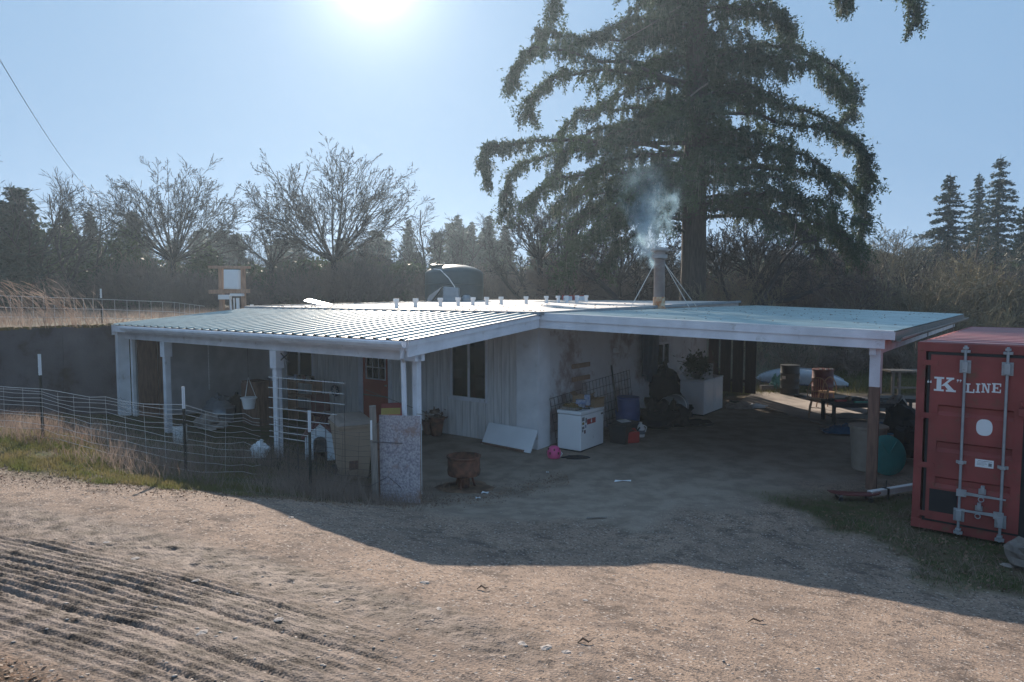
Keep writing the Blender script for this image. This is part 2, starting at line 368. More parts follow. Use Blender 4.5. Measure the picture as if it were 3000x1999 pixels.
# masks: mud tracks, grass soil, packed yard dirt, its colour lifted to brighten the shade
gleft = sstep(-.15, .3, GY - (8.75 + .75 * np.clip(GX + 3.3, 0, 9)) + fbm(GX * 2.2, GY * 2.2, 4) * .9) * sstep(-1.8, -2.6, GX)
cx = (GX - 4.9) * .82 + (GY - 7.9) * -.2; cy = (GY - 7.6)
gright = sstep(0, .9, GX - (4.75 - .36 * (GY - 7.0)) + fbm(GX * 1.5, GY * 1.5, 8) * 1.8) * sstep(11.5, 10.2, GY) * sstep(4.4, 5.4, GY + .22 * (GX - 2))
gback = sstep(20.3, 21.3, GY - .1 * GX + fbm(GX, GY, 6) * 2)
gm = np.clip(np.maximum(np.maximum(gleft, gright), gback), 0, 1)
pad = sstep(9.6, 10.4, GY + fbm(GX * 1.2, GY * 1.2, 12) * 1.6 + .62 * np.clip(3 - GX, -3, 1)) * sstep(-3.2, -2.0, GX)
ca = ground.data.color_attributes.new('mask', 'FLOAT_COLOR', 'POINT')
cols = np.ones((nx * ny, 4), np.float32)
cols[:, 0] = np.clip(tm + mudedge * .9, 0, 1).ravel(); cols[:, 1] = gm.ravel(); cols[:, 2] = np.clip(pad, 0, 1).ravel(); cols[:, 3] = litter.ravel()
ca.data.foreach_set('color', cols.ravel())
def ground_mat():
    m = bpy.data.materials.new('yard_earth'); m.use_nodes = True; nt = m.node_tree; n = nt.nodes; L = nt.links; b = n['Principled BSDF']
    at_ = n.new('ShaderNodeAttribute'); at_.attribute_name = 'mask'; sp = n.new('ShaderNodeSeparateColor'); L.new(at_.outputs['Color'], sp.inputs[0])
    tc = n.new('ShaderNodeTexCoord')
    def noise(sc, det=8, ro=.6):
        z = n.new('ShaderNodeTexNoise'); z.inputs['Scale'].default_value = sc; z.inputs['Detail'].default_value = det; z.inputs['Roughness'].default_value = ro
        L.new(tc.outputs['Object'], z.inputs[0]); return z.outputs[0]
    def rng_(o, a, c):
        r = n.new('ShaderNodeMapRange'); r.inputs[1].default_value = a; r.inputs[2].default_value = c; L.new(o, r.inputs[0]); return r.outputs[0]
    def mixc(f, a, c):
        x = n.new('ShaderNodeMix'); x.data_type = 'RGBA'
        if hasattr(f, 'links'): L.new(f, x.inputs[0])
        else: x.inputs[0].default_value = f
        for i, v in ((6, a), (7, c)):
            if isinstance(v, tuple): x.inputs[i].default_value = (*v, 1)
            else: L.new(v, x.inputs[i])
        return x.outputs[2]
    c = mixc(rng_(noise(.9), .4, .62), (.32, .235, .18), (.25, .185, .145))
    c = mixc(rng_(noise(3.5), .5, .66), c, (.19, .145, .12)); c = mixc(rng_(noise(1.6, 12, .8), .53, .60), c, (.13, .098, .08)); c = mixc(rng_(noise(5.5, 10, .8), .58, .64), c, (.07, .052, .042))
    vo = n.new('ShaderNodeTexVoronoi'); vo.inputs['Scale'].default_value = 55; L.new(tc.outputs['Object'], vo.inputs[0])
    st = n.new('ShaderNodeSeparateColor'); L.new(vo.outputs['Color'], st.inputs[0])
    c = mixc(rng_(st.outputs[0], .93, .96), c, (.44, .37, .32))
    c = mixc(rng_(st.outputs[1], .86, .92), c, (.10, .08, .07))
    sp2 = noise(60, 4, .8); c = mixc(rng_(sp2, .5, .75), c, (.13, .10, .085))
    c = mixc(sp.outputs[2], c, mixc(rng_(noise(2.2), .42, .6), (.32, .26, .21), (.23, .185, .15)))  # packed dirt, made paler to lift the shaded yard
    c = mixc(sp.outputs[0], c, mixc(rng_(noise(6), .4, .62), (.19, .145, .122), (.05, .036, .029)))
    c = mixc(at_.outputs['Alpha'], c, mixc(rng_(noise(14), .42, .6), (.16, .09, .055), (.045, .03, .02)))
    c = mixc(sp.outputs[1], c, mixc(rng_(noise(4), .42, .6), (.07, .075, .032), (.11, .085, .055)))
    L.new(c, b.inputs['Base Color'])
    r = n.new('ShaderNodeMapRange'); r.inputs[3].default_value = .95; r.inputs[4].default_value = .7; L.new(sp.outputs[0], r.inputs[0]); L.new(r.outputs[0], b.inputs['Roughness'])
    b.inputs['Specular IOR Level'].default_value = .12
    ad = n.new('ShaderNodeMath'); ad.operation = 'ADD'; L.new(noise(45, 6, .75), ad.inputs[0]); L.new(vo.outputs['Distance'], ad.inputs[1])
    bp = n.new('ShaderNodeBump'); bp.inputs['Strength'].default_value = .55; bp.inputs['Distance'].default_value = .014; L.new(ad.outputs[0], bp.inputs['Height'])
    L.new(bp.outputs[0], b.inputs['Normal']); return m
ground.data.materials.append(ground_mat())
from_grid = (gx, gy, H)
def gh(x, y):   # height of the built sheet
    x = np.asarray(x, float); y = np.asarray(y, float)
    i = np.clip(np.searchsorted(gx, x) - 1, 0, len(gx) - 2); j = np.clip(np.searchsorted(gy, y) - 1, 0, len(gy) - 2)
    fx = np.clip((x - gx[i]) / (gx[i + 1] - gx[i]), 0, 1); fy = np.clip((y - gy[j]) / (gy[j + 1] - gy[j]), 0, 1)
    return (H[j, i] * (1 - fx) + H[j, i + 1] * fx) * (1 - fy) + (H[j + 1, i] * (1 - fx) + H[j + 1, i + 1] * fx) * fy
def g1(x, y): return float(gh(x, y))

# upper field behind the retaining wall and the house
def upz(a, b, x, y):
    z = 2.45 + fbm(x * .5, y * .5, 40) * .25
    k = sstep(-1.0, 4.0, a)
    return z * k - .06 * (1 - k)
def up_at(x, y):
    x = np.asarray(x, float); y = np.asarray(y, float); dx = x - A0.x; dy = y - A0.y
    return np.maximum(upz(dx * U.x + dy * U.y, dx * V_.x + dy * V_.y, x, y), 0)
def upper():
    Vs = []; Fs = []; n = 0
    for (aa, bb) in ((lines([(10.02, 16, .4), (16, 60, 3), (60, 150.1, 12)]), lines([(-60, -16, 8), (-16, 12.4, .4)])),
                     (lines([(-110, -8, 12), (-8, 16, .4), (16, 60, 3), (60, 150.1, 12)]), lines([(12.4, 24, .4), (24, 60, 3), (60, 150.1, 12)]))):
        a, b = np.meshgrid(aa, bb); x = A0.x + a * U.x + b * V_.x; y = A0.y + a * U.y + b * V_.y
        z = upz(a, b, x, y); I = np.arange(a.size).reshape(a.shape) + n; n += a.size
        Vs.append(np.stack([x.ravel(), y.ravel(), z.ravel()], 1)); Fs.append(np.stack([I[:-1, :-1].ravel(), I[1:, :-1].ravel(), I[1:, 1:].ravel(), I[:-1, 1:].ravel()], 1))
    m = mat('field_earth', (.13, .10, .07), .95, vary=.4, scale=.8, col2=(.08, .08, .045), bump=.5)
    mesh_np('upper_field', np.concatenate(Vs), np.concatenate(Fs), m, kind='structure', smooth=True)
upper()
# ================================================================ HOUSE
def hb(mb, a0, a1, b0, b1, z0, z1):
    return mb.hexa([hp(a1, b0, z0), hp(a0, b0, z0), hp(a0, b1, z0), hp(a1, b1, z0)], [hp(a1, b0, z1), hp(a0, b0, z1), hp(a0, b1, z1), hp(a1, b1, z1)])
house = thing('house', 'long low white house with metal porch roofs and a smoking chimney', 'house', tuple(A0), world=True)
EZ, RZ = 2.53, 2.85           # eave and upper edge of the near porch roof
HBD = 12.2                     # depth of the house
WB, WT = -.05, 2.80
DECK = 9.75
# --- walls
def wallpt(px, py, a=-.0):      # pixel on the right wall plane
    r = ray(px, py); nrm = U; o = hp(.34 + a, 0); t = ((o - Vector((0, 0, CAM_H))).dot(Vector((nrm.x, nrm.y, 0)))) / (r.x * nrm.x + r.y * nrm.y)
    p = Vector((r.x * t, r.y * t, CAM_H + r.z * t)); rel = p - A0; return rel.dot(V_), p.z
wall_s = MB()
hb(wall_s, .32, 9.9, .52, .60, WB, WT)          # backing behind the siding, split below by openings
# siding wall openings (a0,a1,z0,z1)
W1 = (1.73, 2.72, .93, 2.27); DR = (4.78, 5.70, .02, 2.12); W2 = (7.75, 8.9, .95, 2.15)
wall_s = MB()
def solid_run(a0, a1): hb(wall_s, a0, a1, .52, .62, WB, WT)
edges = [.32, W1[0], W1[1], DR[0], DR[1], W2[0], W2[1], 9.88]
for i in (0, 2, 4, 6): solid_run(edges[i], edges[i + 1])
for w in (W1, DR, W2):
    hb(wall_s, w[0], w[1], .52, .62, w[3], WT)
    if w[2] > .1: hb(wall_s, w[0], w[1], .52, .62, WB, w[2])
part('wall_sheathing', wall_s, 'flash', house)
a = .86; bw = .222
while a < 9.85:
    e = min(a + bw - .016, 9.86)
    spans = [(WB, WT - .01)]; ca_, ce_ = a, e
    for w in (W1, DR, W2):
        if e > w[0] - .05 and a < w[1] + .05:
            lo_, hi_ = w[0] - .05, w[1] + .05
            if a < lo_ - .01: part('siding_board', hb(MB(), a, lo_, .492, .5195, WB, WT - .01), 'siding', house)
            if e > hi_ + .01: part('siding_board', hb(MB(), hi_, e, .492, .5195, WB, WT - .01), 'siding', house)
            ca_, ce_ = max(a, lo_), min(e, hi_)
            spans = [(WB, w[2] - .055), (w[3] + .055, WT - .01)] if w[2] > .1 else [(w[3] + .055, WT - .01)]
    for z0, z1 in spans:
        if z1 - z0 > .05: part('siding_board', hb(MB(), ca_, ce_, .492 + R.uniform(0, .003), .5195, z0, z1), 'siding', house)
    a += bw
pil = MB(); hb(pil, .31, .86, .44, .519, WB, 2.79); hb(pil, .31, .6, .52, .9, WB, 2.79)
part('corner_pillar', pil, 'stuccoclean', house)
# --- right stucco wall (plane a = 0.25), windows W3
ws = MB()
W3 = (wallpt(1508, 800)[0], wallpt(1535, 800)[0], wallpt(1520, 838)[1], wallpt(1520, 790)[1]); BE = wallpt(1624, 800)[0]; WM = (W3[0] + W3[1]) / 2
def rw(b0, b1, z0, z1): hb(ws, .34, .55, b0, b1, z0, z1)
rw(.9, W3[0], WB, 2.76); rw(W3[1], BE, WB, 2.76); rw(W3[0], W3[1], WB, W3[2]); rw(W3[0], W3[1], W3[3], 2.76)
part('stucco_wall', ws, 'stucco', house)
bw_ = MB(); hb(bw_, .56, 9.9, BE - .2, BE, WB, 2.9); part('rear_wall', bw_, 'stucco', house)
fl = MB(); hb(fl, .6, 9.88, .63, BE - .21, -.04, .03); part('inner_floor', fl, 'brownwood', house)
# --- windows
def win_u(w, b, sliding=True, name='window'):   # in the siding wall
    f = MB(); t = .05; z0, z1 = w[2], w[3]
    hb(f, w[0] - .045, w[0] + .01, b, b + .06, z0 - .05, z1 + .05); hb(f, w[1] - .01, w[1] + .045, b, b + .06, z0 - .05, z1 + .05)
    hb(f, w[0] + .01, w[1] - .01, b, b + .06, z0 - .05, z0 + .01); hb(f, w[0] + .01, w[1] - .01, b, b + .06, z1 - .01, z1 + .05)
    m = (w[0] + w[1]) / 2; hb(f, m - .025, m + .025, b + .01, b + .055, z0 + .01, z1 - .01)
    o = part(name, f, 'white', house)
    for s0, s1 in ((w[0] + .01, m - .025), (m + .025, w[1] - .01)):
        part('pane', hb(MB(), s0, s1, b + .03, b + .036, z0 + .01, z1 - .01), 'glass', o)
    hb_ = MB(); hb(hb_, w[0] - .07, w[1] + .07, b - .025, b + .02, z0 - .075, z0 - .051); part('sill', hb_, 'white', o)
    return o
win_u(W1, .475); win_u(W2, .475)
f = MB(); w = W3
for b0, b1, z0, z1 in ((w[0] - .04, w[0] + .02, w[2] - .04, w[3] + .04), (w[1] - .02, w[1] + .04, w[2] - .04, w[3] + .04), (w[0] + .02, w[1] - .02, w[2] - .04, w[2] + .02), (w[0] + .02, w[1] - .02, w[3] - .02, w[3] + .04), (WM - .025, WM + .025, w[2] + .02, w[3] - .02)):
    hb(f, .285, .35, b0, b1, z0, z1)
wo = part('window', f, 'white', house)
for b0, b1 in ((w[0] + .02, WM - .025), (WM + .025, w[1] - .02)): part('pane', hb(MB(), .31, .316, b0, b1, w[2] + .02, w[3] - .02), 'glass', wo)
# --- red door with a nine-light window
d0, d1, dz0, dz1 = DR
fr = MB(); hb(fr, d0 - .10, d0, .46, .515, WB, dz1 + .1); hb(fr, d1, d1 + .16, .46, .515, WB, dz1 + .1); hb(fr, d0, d1, .46, .515, dz1, dz1 + .1)
part('door_frame', fr, 'white', house)
dl = MB(); g0, g1_, gz0, gz1 = d0 + .12, d1 - .14, 1.15, 1.98
for x in ((d0, g0, dz0, dz1), (g1_, d1, dz0, dz1), (g0, g1_, dz0, gz0), (g0, g1_, gz1, dz1)): hb(dl, x[0], x[1], .48, .525, x[2], x[3])
door = part('door', dl, 'reddoor', house)
gr = MB()
hb(gr, g0 - .03, g0, .47, .479, gz0 - .03, gz1 + .03); hb(gr, g1_, g1_ + .03, .47, .479, gz0 - .03, gz1 + .03); hb(gr, g0, g1_, .47, .479, gz0 - .03, gz0); hb(gr, g0, g1_, .47, .479, gz1, gz1 + .03)
for k in (1, 2):
    x = g0 + (g1_ - g0) * k / 3; hb(gr, x - .01, x + .01, .472, .482, gz0, gz1)
    z = gz0 + (gz1 - gz0) * k / 3; hb(gr, g0, g1_, .475, .485, z - .01, z + .01)
part('glazing_bars', gr, 'white', door)
part('pane', hb(MB(), g0, g1_, .495, .50, gz0, gz1), 'glass', door)
part('handle', hb(MB(), d0 + .05, d0 + .09, .42, .479, .98, 1.02), 'steel', door)
part('push_bar', hb(MB(), d0 + .02, d1 - .02, .455, .479, .70, .73), 'greywood', door)
# --- flat roof
def fz(a, b): return 2.885 + .012 * b + .002 * a
fm = MB()
fm.hexa([hp(9.9, -.02, 2.81), hp(-.05, -.02, 2.81), hp(-.05, HBD, 2.81), hp(9.9, HBD, 2.81)],
        [hp(9.9, -.02, fz(9.9, 0)), hp(-.05, -.02, fz(0, 0)), hp(-.05, HBD, fz(0, HBD)), hp(9.9, HBD, fz(9.9, HBD))])
froof = part('flat_roof', fm, 'membrane', house)
tr = MB(); tr.beam(hp(9.93, -.07, fz(9.9, 0) + .02), hp(-.09, -.07, fz(0, 0) + .02), .08, .085); tr.beam(hp(-.10, -.02, fz(0, 0) + .022), hp(-.10, HBD, fz(0, HBD) + .022), .08, .07)
tr.beam(hp(9.96, -.02, fz(9.9, 0) + .03), hp(9.96, HBD, fz(9.9, HBD) + .03), .1, .09)
part('roof_trim', tr, 'flash', froof)
deb = MB()
for i in range(170):
    a, b = R.uniform(.2, 9.6), R.uniform(.2, 6) if R.random() < .7 else R.uniform(.2, 11)
    if R.random() < .35: b = R.gauss(.55, .12)
    p = hp(a, b, fz(a, b) + .012); deb.box(p, (R.uniform(.015, .06), R.uniform(.01, .035), .012), R.uniform(0, 3))
part('roof_litter', deb, 'leaf', froof, kind='stuff')
# --- ribbed roof panels; (s along the eave, t up the slope)
def ribbed(P, n_ribs, rib=.045, hgt=.022, seg=8, thick=.003):
    cs = []; per = 1.0 / n_ribs
    return per
def make_panels(P00, P10, P01, P11, npan, ribs, mname, parent, hgt=.024):
    # P00->P10 along the eave, P01->P11 along the upper edge
    P00, P10, P01, P11 = map(Vector, (P00, P10, P01, P11)); Lw = (P10 - P00).length / npan
    nrm = (P10 - P00).cross(P01 - P00).normalized(); nrm = nrm if nrm.z > 0 else -nrm
    for i in range(npan):
        prof = []
        for k in range(ribs):
            c = (k + .5) / ribs; r = .045 / Lw; r2 = .026 / Lw
            prof += [(c - r, 0), (c - r2, hgt), (c + r2, hgt), (c + r, 0)]
        prof = [(0.0, 0)] + prof + [(1.0 - .002, 0)]
        vs = []; lift = nrm * (.002 * (i % 2))
        for (x, h) in prof:
            s = (i + x) / npan
            vs.append(P00.lerp(P10, s) + nrm * h + lift)
        n = len(vs)
        for (x, h) in prof:
            s = (i + x) / npan
            vs.append(P01.lerp(P11, s) + nrm * h + lift)
        mb = MB(); mb.add(vs, [(j, j + 1, j + 1 + n, j + n) for j in range(n - 1)])
        part('roof_panel', mb, mname, parent)
make_panels(hp(-.06, -3.72, EZ), hp(DECK + .1, -3.72, EZ), hp(-.06, -.12, RZ), hp(DECK + .1, -.12, RZ), 11, 3, 'roofmetal', house, .03)
# decking under the panels, rafters
dk = MB(); dk.hexa([hp(DECK + .05, -3.66, EZ - .05), hp(-.02, -3.66, EZ - .05), hp(-.02, -.1, RZ - .05), hp(DECK + .05, -.1, RZ - .05)],
                   [hp(DECK + .05, -3.66, EZ - .02), hp(-.02, -3.66, EZ - .02), hp(-.02, -.1, RZ - .02), hp(DECK + .05, -.1, RZ - .02)])
part('porch_deck', dk, 'brownwood', house)
for k in range(16):
    aa = .3 + k * .62; part('rafter', MB().beam(hp(aa, -3.3, EZ - .055), hp(aa, .48, RZ - .055), .045, .14), 'greywood', house)
# gutter: open trough profile run along the eave
def gutter(p, q, w=.12, h=.10, mname='white', parent=None):
    p = Vector(p); q = Vector(q); d = (q - p).normalized(); n = Vector((d.y, -d.x, 0)).normalized(); t = .006
    prof = [(0, 0), (0, -h), (w * .7, -h), (w, -h * .45), (w, -.01), (w - .012, 0), (w - .012, -h * .42), (w * .68, -h + t), (t, -h + t), (t, 0)]
    vs = [p + n * x + Vector((0, 0, z)) for x, z in prof] + [q + n * x + Vector((0, 0, z)) for x, z in prof]; m = len(prof)
    return part('gutter', MB().add(vs, [(i, (i + 1) % m, (i + 1) % m + m, i + m) for i in range(m)] + [tuple(range(m))[::-1], tuple(range(m, 2 * m))]), mname, parent)
g_ = gutter(hp(9.2, -3.70, EZ - .02), hp(-.02, -3.70, EZ - .02), parent=house)
part('fascia', MB().beam(hp(9.85, -3.68, EZ - .015), hp(-.02, -3.68, EZ - .015), .03, .15), 'white', house)
part('porch_beam', MB().beam(hp(9.9, -3.40, EZ - .16), hp(-.0, -3.40, EZ - .16), .09, .19), 'white', house)
part('rake_board', MB().beam(hp(-.055, -3.7, EZ - .005), hp(-.055, -.05, RZ - .005), .04, .085), 'white', house)
part('rake_board', MB().beam(hp(-.03, -3.69, EZ - .092), hp(-.03, -.05, RZ - .092), .04, .17), 'white', house)
part('rake_flashing', MB().beam(hp(-.06, -3.72, EZ + .014), hp(-.06, -.06, RZ + .014), .07, .018), 'flash', house)
part('rake_board', MB().beam(hp(9.83, -3.7, EZ - .01), hp(9.83, -.05, RZ - .01), .04, .24), 'white', house)
# downspout
dsp = MB(); e0 = hp(-.0, -3.74, 2.40)
dsp.tube([hp(.06, -3.72, 2.42), hp(.06, -3.72, 2.27), hp(.20, -3.56, 2.17), hp(.20, -3.54, 1.02)], .042, 10)
part('downspout', dsp, 'white', house, smooth=True)
part('hanging_twine', MB().tube([hp(-.02, -3.5, 1.35), hp(-.1, -3.2, 1.3), hp(.5, -3.1, 1.36), hp(2.4, -2.4, 1.42)], .006, 4), 'greywood', house)
# porch posts
def post(a, b, ztop, w=.10, haunch=True, mname='white'):
    p = hp(a, b); z0 = g1(p.x, p.y) - .05
    o = part('porch_post', hb(MB(), a - w / 2, a + w / 2, b - w / 2, b + w / 2, z0, ztop), mname, house)
    if haunch: part('post_cap', hb(MB(), a - w * .8, a + w * .8, b - w * .75, b + w * .75, ztop - .34, ztop - .001), mname, o)
    return o
post(7.9, -3.40, EZ - .351, .12); mp_ = post(3.75, -3.40, EZ - .351, .12); post(.14, -3.32, EZ - .35, .10, False)
part('corner_block', hb(MB(), .0, .32, -3.5, -3.28, EZ - .35, EZ - .17), 'white', house)
part('brace', MB().tube([hp(3.62, -3.40, 2.0), hp(3.35, -3.40, 2.16)], .012, 6), 'black', mp_)
part('brace', MB().tube([hp(3.62, -3.40, 2.13), hp(3.35, -3.40, 1.96)], .012, 6), 'black', mp_)
part('end_pillar', hb(MB(), 9.74, 9.87, -3.62, -3.36, .1, EZ - .17), 'stuccoclean', house)
part('end_pillar', hb(MB(), 9.64, 9.73, -3.34, -3.27, .1, EZ - .17), 'stuccoclean', house)
part('porch_end_panel', hb(MB(), 9.62, 9.66, -3.22, -2.75, .1, 2.4), 'brownwood', house)
part('porch_end_panel', hb(MB(), 9.60, 9.64, -2.73, -2.55, .1, 2.45), 'brownwood', house)
part('porch_end_wall', hb(MB(), 9.68, 9.88, -3.25, .49, .0, 2.6), 'porchwall', house)
# vent pipes
for px in (903, 948, 1007, 1049, 1084, 1117, 1151, 1210, 1258, 1286, 1306, 1330, 1352):
    t = (px - 903) / 449.0; base = atd(px, 0, 17.6 + 5.6 * t); rel = base - A0; a = rel.dot(U); b = rel.dot(V_)
    z0 = fz(a, b) - .01; tilt = R.uniform(-.012, .012)
    vp = part('vent_pipe', MB().lathe([(.055, 0), (.052, .19)], (base.x, base.y, z0), 12), 'pvc', house, smooth=True)
    part('pipe_cap', MB().lathe([(.072, .17), (.076, .18), (.076, .235), (.070, .245)], (base.x + tilt, base.y, z0), 12), 'pvc', vp, smooth=True)
# --- right porch roof
Aq, Bq = Vector((.53, 13.56, 2.875)), Vector((6.16, 11.0, 2.645)); Cq, Dq = Vector((14.24, 21.5, 2.645)), Vector((8.61, 24.06, 2.875))
make_panels(Bq, Cq, Aq + Vector((0, 0, .0)), Dq, 15, 4, 'roofmetal2', house, .009)
part('porch_deck', MB().hexa([Aq - Vector((0, 0, .06)), Bq - Vector((0, 0, .06)), Cq - Vector((0, 0, .06)), Dq - Vector((0, 0, .06))],
    [Aq - Vector((0, 0, .02)), Bq - Vector((0, 0, .02)), Cq - Vector((0, 0, .02)), Dq - Vector((0, 0, .02))]), 'greywood', house)
dl_ = MB()
for i in range(160):
    f1, f2 = R.random(), R.random() ** .8; p_ = Aq.lerp(Dq, f2).lerp(Bq.lerp(Cq, f2), f1); dl_.box(p_ + Vector((0, 0, .02)), (R.uniform(.015, .05), R.uniform(.008, .02), .008), R.uniform(0, 3))
part('needle_litter', dl_, 'leaf', house, kind='stuff')
dAB = (Bq - Aq).normalized(); outw = Vector((dAB.y, -dAB.x, 0)) * 1.0
part('drip_edge', MB().beam(Aq + outw * .0 + Vector((0, 0, .012)), Bq + Vector((0, 0, .012)), .06, .022), 'pvc', house)
part('rake_board', MB().beam(Aq + outw * .02 - Vector((0, 0, .012)), Bq + dAB * .02 + outw * .02 - Vector((0, 0, .012)), .035, .125), 'white', house)
part('rake_board', MB().beam(Aq - outw * .02 - Vector((0, 0, .138)), Bq - dAB * .12 - outw * .02 - Vector((0, 0, .138)), .06, .155), 'white', house)
dBC = (Cq - Bq).normalized()
for k in range(13):
    p0 = Aq.lerp(Dq, (k + .7) / 13.5) - Vector((0, 0, .065)); q0 = Bq.lerp(Cq, (k + .7) / 13.5) - Vector((0, 0, .065)) - dAB * .25
    part('rafter', MB().beam(p0, q0, .045, .14), 'greywood', house)
part('eave_beam', MB().beam(Bq - dAB * .3 + dBC * .05 - Vector((0, 0, .21)), Cq - dAB * .3 - Vector((0, 0, .21)), .10, .2), 'white', house)
part('eave_board', MB().beam(Bq - dAB * .02 + dBC * .05 - Vector((0, 0, .03)), Cq - dAB * .02 - Vector((0, 0, .03)), .03, .15), 'greywood', house)
g2 = gutter(Bq + dBC * .15 + dAB * .01 - Vector((0, 0, .1)), Cq + dBC * .3 + dAB * .01 - Vector((0, 0, .1)), .10, .07, 'greywood', house)
pp = Vector((6.0, 11.22, 0)); zg = g1(pp.x, pp.y)
po = part('porch_post', MB().box((pp.x, pp.y, (1.72 + 2.40) / 2), (.16, .10, .68), HR), 'white', house)
part('bare_stem', MB().box((pp.x, pp.y, (1.72 + zg - .05) / 2), (.159, .099, 1.72 - zg + .05), HR), 'brownwood', po)
part('post_sister', MB().box((pp.x + .11, pp.y + .06, 1.95), (.06, .09, .7), HR), 'white', po)
part('porch_post', MB().box((*(Cq - dAB * .3 - dBC * .4).xy, 1.2), (.12, .12, 2.4), HR), 'greywood', house)
part('porch_post', MB().box((*(Bq.lerp(Cq, .5) - dAB * .3).xy, 1.2), (.12, .12, 2.4), HR), 'greywood', house)
# slatted screen at the far end of the right porch
sb = at(1640, 906, 0); sdir = Vector((.8085, -.5885, 0))
for k in range(4):
    c = Vector((6.45, 22.3, 0)) + sdir * (.16 + k * .40)
    part('screen_board', MB().box((c.x, c.y, 1.38), (.335, .03, 2.5), HR), 'darkboard', house)
for z in (.5, 2.3): part('screen_rail', MB().box((6.45 + .8085 * .75, 22.38 - .5885 * .75, z), (1.5, .05, .09), HR), 'darkboard', house)
# chimney
ch = Vector((3.86, 17.95, 2.83)); cb = ch.z - .03
chim = part('chimney', MB().lathe([(.14, .34), (.14, 1.36)], ch, 24), 'flue', house, smooth=True)
part('chimney_base', MB().lathe([(.24, -.05), (.22, .02), (.158, .10), (.154, .36)], ch, 24), 'rust2', chim, smooth=True)
part('storm_collar', MB().lathe([(.152, 1.34), (.2, 1.37), (.2, 1.46), (.16, 1.47)], ch, 24), 'steel', chim, smooth=True)
part('cowl', MB().lathe([(.14, 1.47), (.15, 1.53), (.25, 1.56), (.25, 1.60), (.22, 1.62), (.05, 1.66), (.0, 1.665)], ch, 24), 'steel', chim, smooth=True)
for (dx, dy, zz) in ((-.80, -.3, 2.9), (-.66, .4, 2.93), (1.25, .75, 2.84), (.75, -.5, 2.78)):
    part('guy_wire', MB().tube([ch + Vector((.12 * (1 if dx > 0 else -1), 0, 1.25)), Vector((ch.x + dx, ch.y + dy, zz))], .010, 5), 'wire', chim)
# small fixtures on the right wall
for (x0, x1, y) in ((1313, 1352, 843), (1313, 1352, 873)):
    b0, z = wallpt(x0, y); b1, _ = wallpt(x1, y)
    part('wall_cleat', hb(MB(), .29, .335, b0, b1, z - .05, z + .05), 'redbrown', house)
b0, z = wallpt(1409, 806); lm = MB().box(hp(.28, b0, z), (.08, .1, .12), HR); lm.lathe([(.05, -.05), (.03, 0)], hp(.22, b0, z), 10); part('outdoor_lamp', lm, 'pvc', house)

# ---- retaining wall
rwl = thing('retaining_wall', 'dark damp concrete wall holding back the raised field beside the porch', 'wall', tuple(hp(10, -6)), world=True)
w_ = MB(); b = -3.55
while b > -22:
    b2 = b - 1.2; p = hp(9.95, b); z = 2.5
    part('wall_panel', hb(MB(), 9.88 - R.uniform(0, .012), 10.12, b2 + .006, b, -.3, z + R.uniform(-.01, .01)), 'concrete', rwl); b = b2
ms = MB()
for i in range(150):
    bb = -3.6 - i * .12; ms.box(hp(9.97 + R.uniform(-.06, .06), bb, 2.51), (.16, .16, R.uniform(.03, .07)), R.uniform(0, 3), R.uniform(-.2, .2))
part('moss_edge', ms, 'moss', rwl, kind='stuff')

# ================================================================ THINGS ON AND BEHIND THE ROOF
p = atd(731, 690, 18.2)
dish = thing('dish_antenna', 'thin white tilted antenna panel on short legs on the flat roof', 'antenna', (p.x, p.y, 2.93), 0)
part('panel', MB().box((0, 0, .10), (.66, .42, .03), 0, radians(8), radians(14)), 'whiteclean', dish, bevel=.01)
part('leg', MB().tube([(-.12, 0, .12), (-.2, .05, -.02)], .012, 6), 'steel', dish); part('leg', MB().tube([(-.12, 0, .12), (-.05, -.1, -.02)], .012, 6), 'steel', dish)
# road-sign-like boxes behind the last pipes
def bx(px0, px1, py0, Y, lab):
    p = atd((px0 + px1) / 2, py0, Y); wd = (px1 - px0) / 1569 * Y; z0 = float(up_at(p.x, p.y)) - .02 if Y > 25 else 2.9
    t = thing('crate', lab, 'crate', (p.x, p.y, z0)); hgt = p.z - z0
    part('panel', MB().box((0, 0, hgt / 2), (wd - .06, .3, hgt - .06)), 'paper', t)
    fr = MB().box((-wd / 2 + .015, 0, hgt / 2), (.03, .34, hgt)).box((wd / 2 - .015, 0, hgt / 2), (.03, .34, hgt)).box((0, 0, hgt - .015), (wd - .06, .34, .03))
    part('frame', fr, 'red', t)
bx(1292, 1316, 679, 27.2, 'red edged white box, left of the two behind the roof vent pipes')
bx(1318, 1345, 679, 27.2, 'red edged white box, right of the two behind the roof vent pipes')
# water tank
tp = atd(1044, 700, 28.0); tz = float(up_at(tp.x, tp.y)) - .02
tank = thing('water_tank', 'big dark green domed water tank behind the flat roof', 'water tank', (tp.x, tp.y, tz))
tr_ = 1.19; th = 4.18 - tz
part('body', MB().lathe([(tr_, 0), (tr_, th * .33), (tr_ + .02, th * .34), (tr_ + .02, th * .36), (tr_, th * .37), (tr_, th * .68), (tr_ + .02, th * .69), (tr_ + .02, th * .71), (tr_, th * .72), (tr_, th - .06), (tr_ - .03, th), (tr_ * .9, th + .08), (tr_ * .7, th + .19), (tr_ * .4, th + .28), (.05, th + .31)], (0, 0, 0), 40), 'tank', tank, smooth=True)
hat = part('hatch', MB().lathe([(.27, 0), (.27, .16), (.30, .17), (.30, .23), (.24, .25)], (-.64, -.35, th + .05), 24), 'tank', tank, smooth=True)
part('handle', MB().tube([(-.78, -.5, th + .3), (-.66, -.4, th + .38), (-.55, -.35, th + .3)], .02, 6), 'tank', hat)
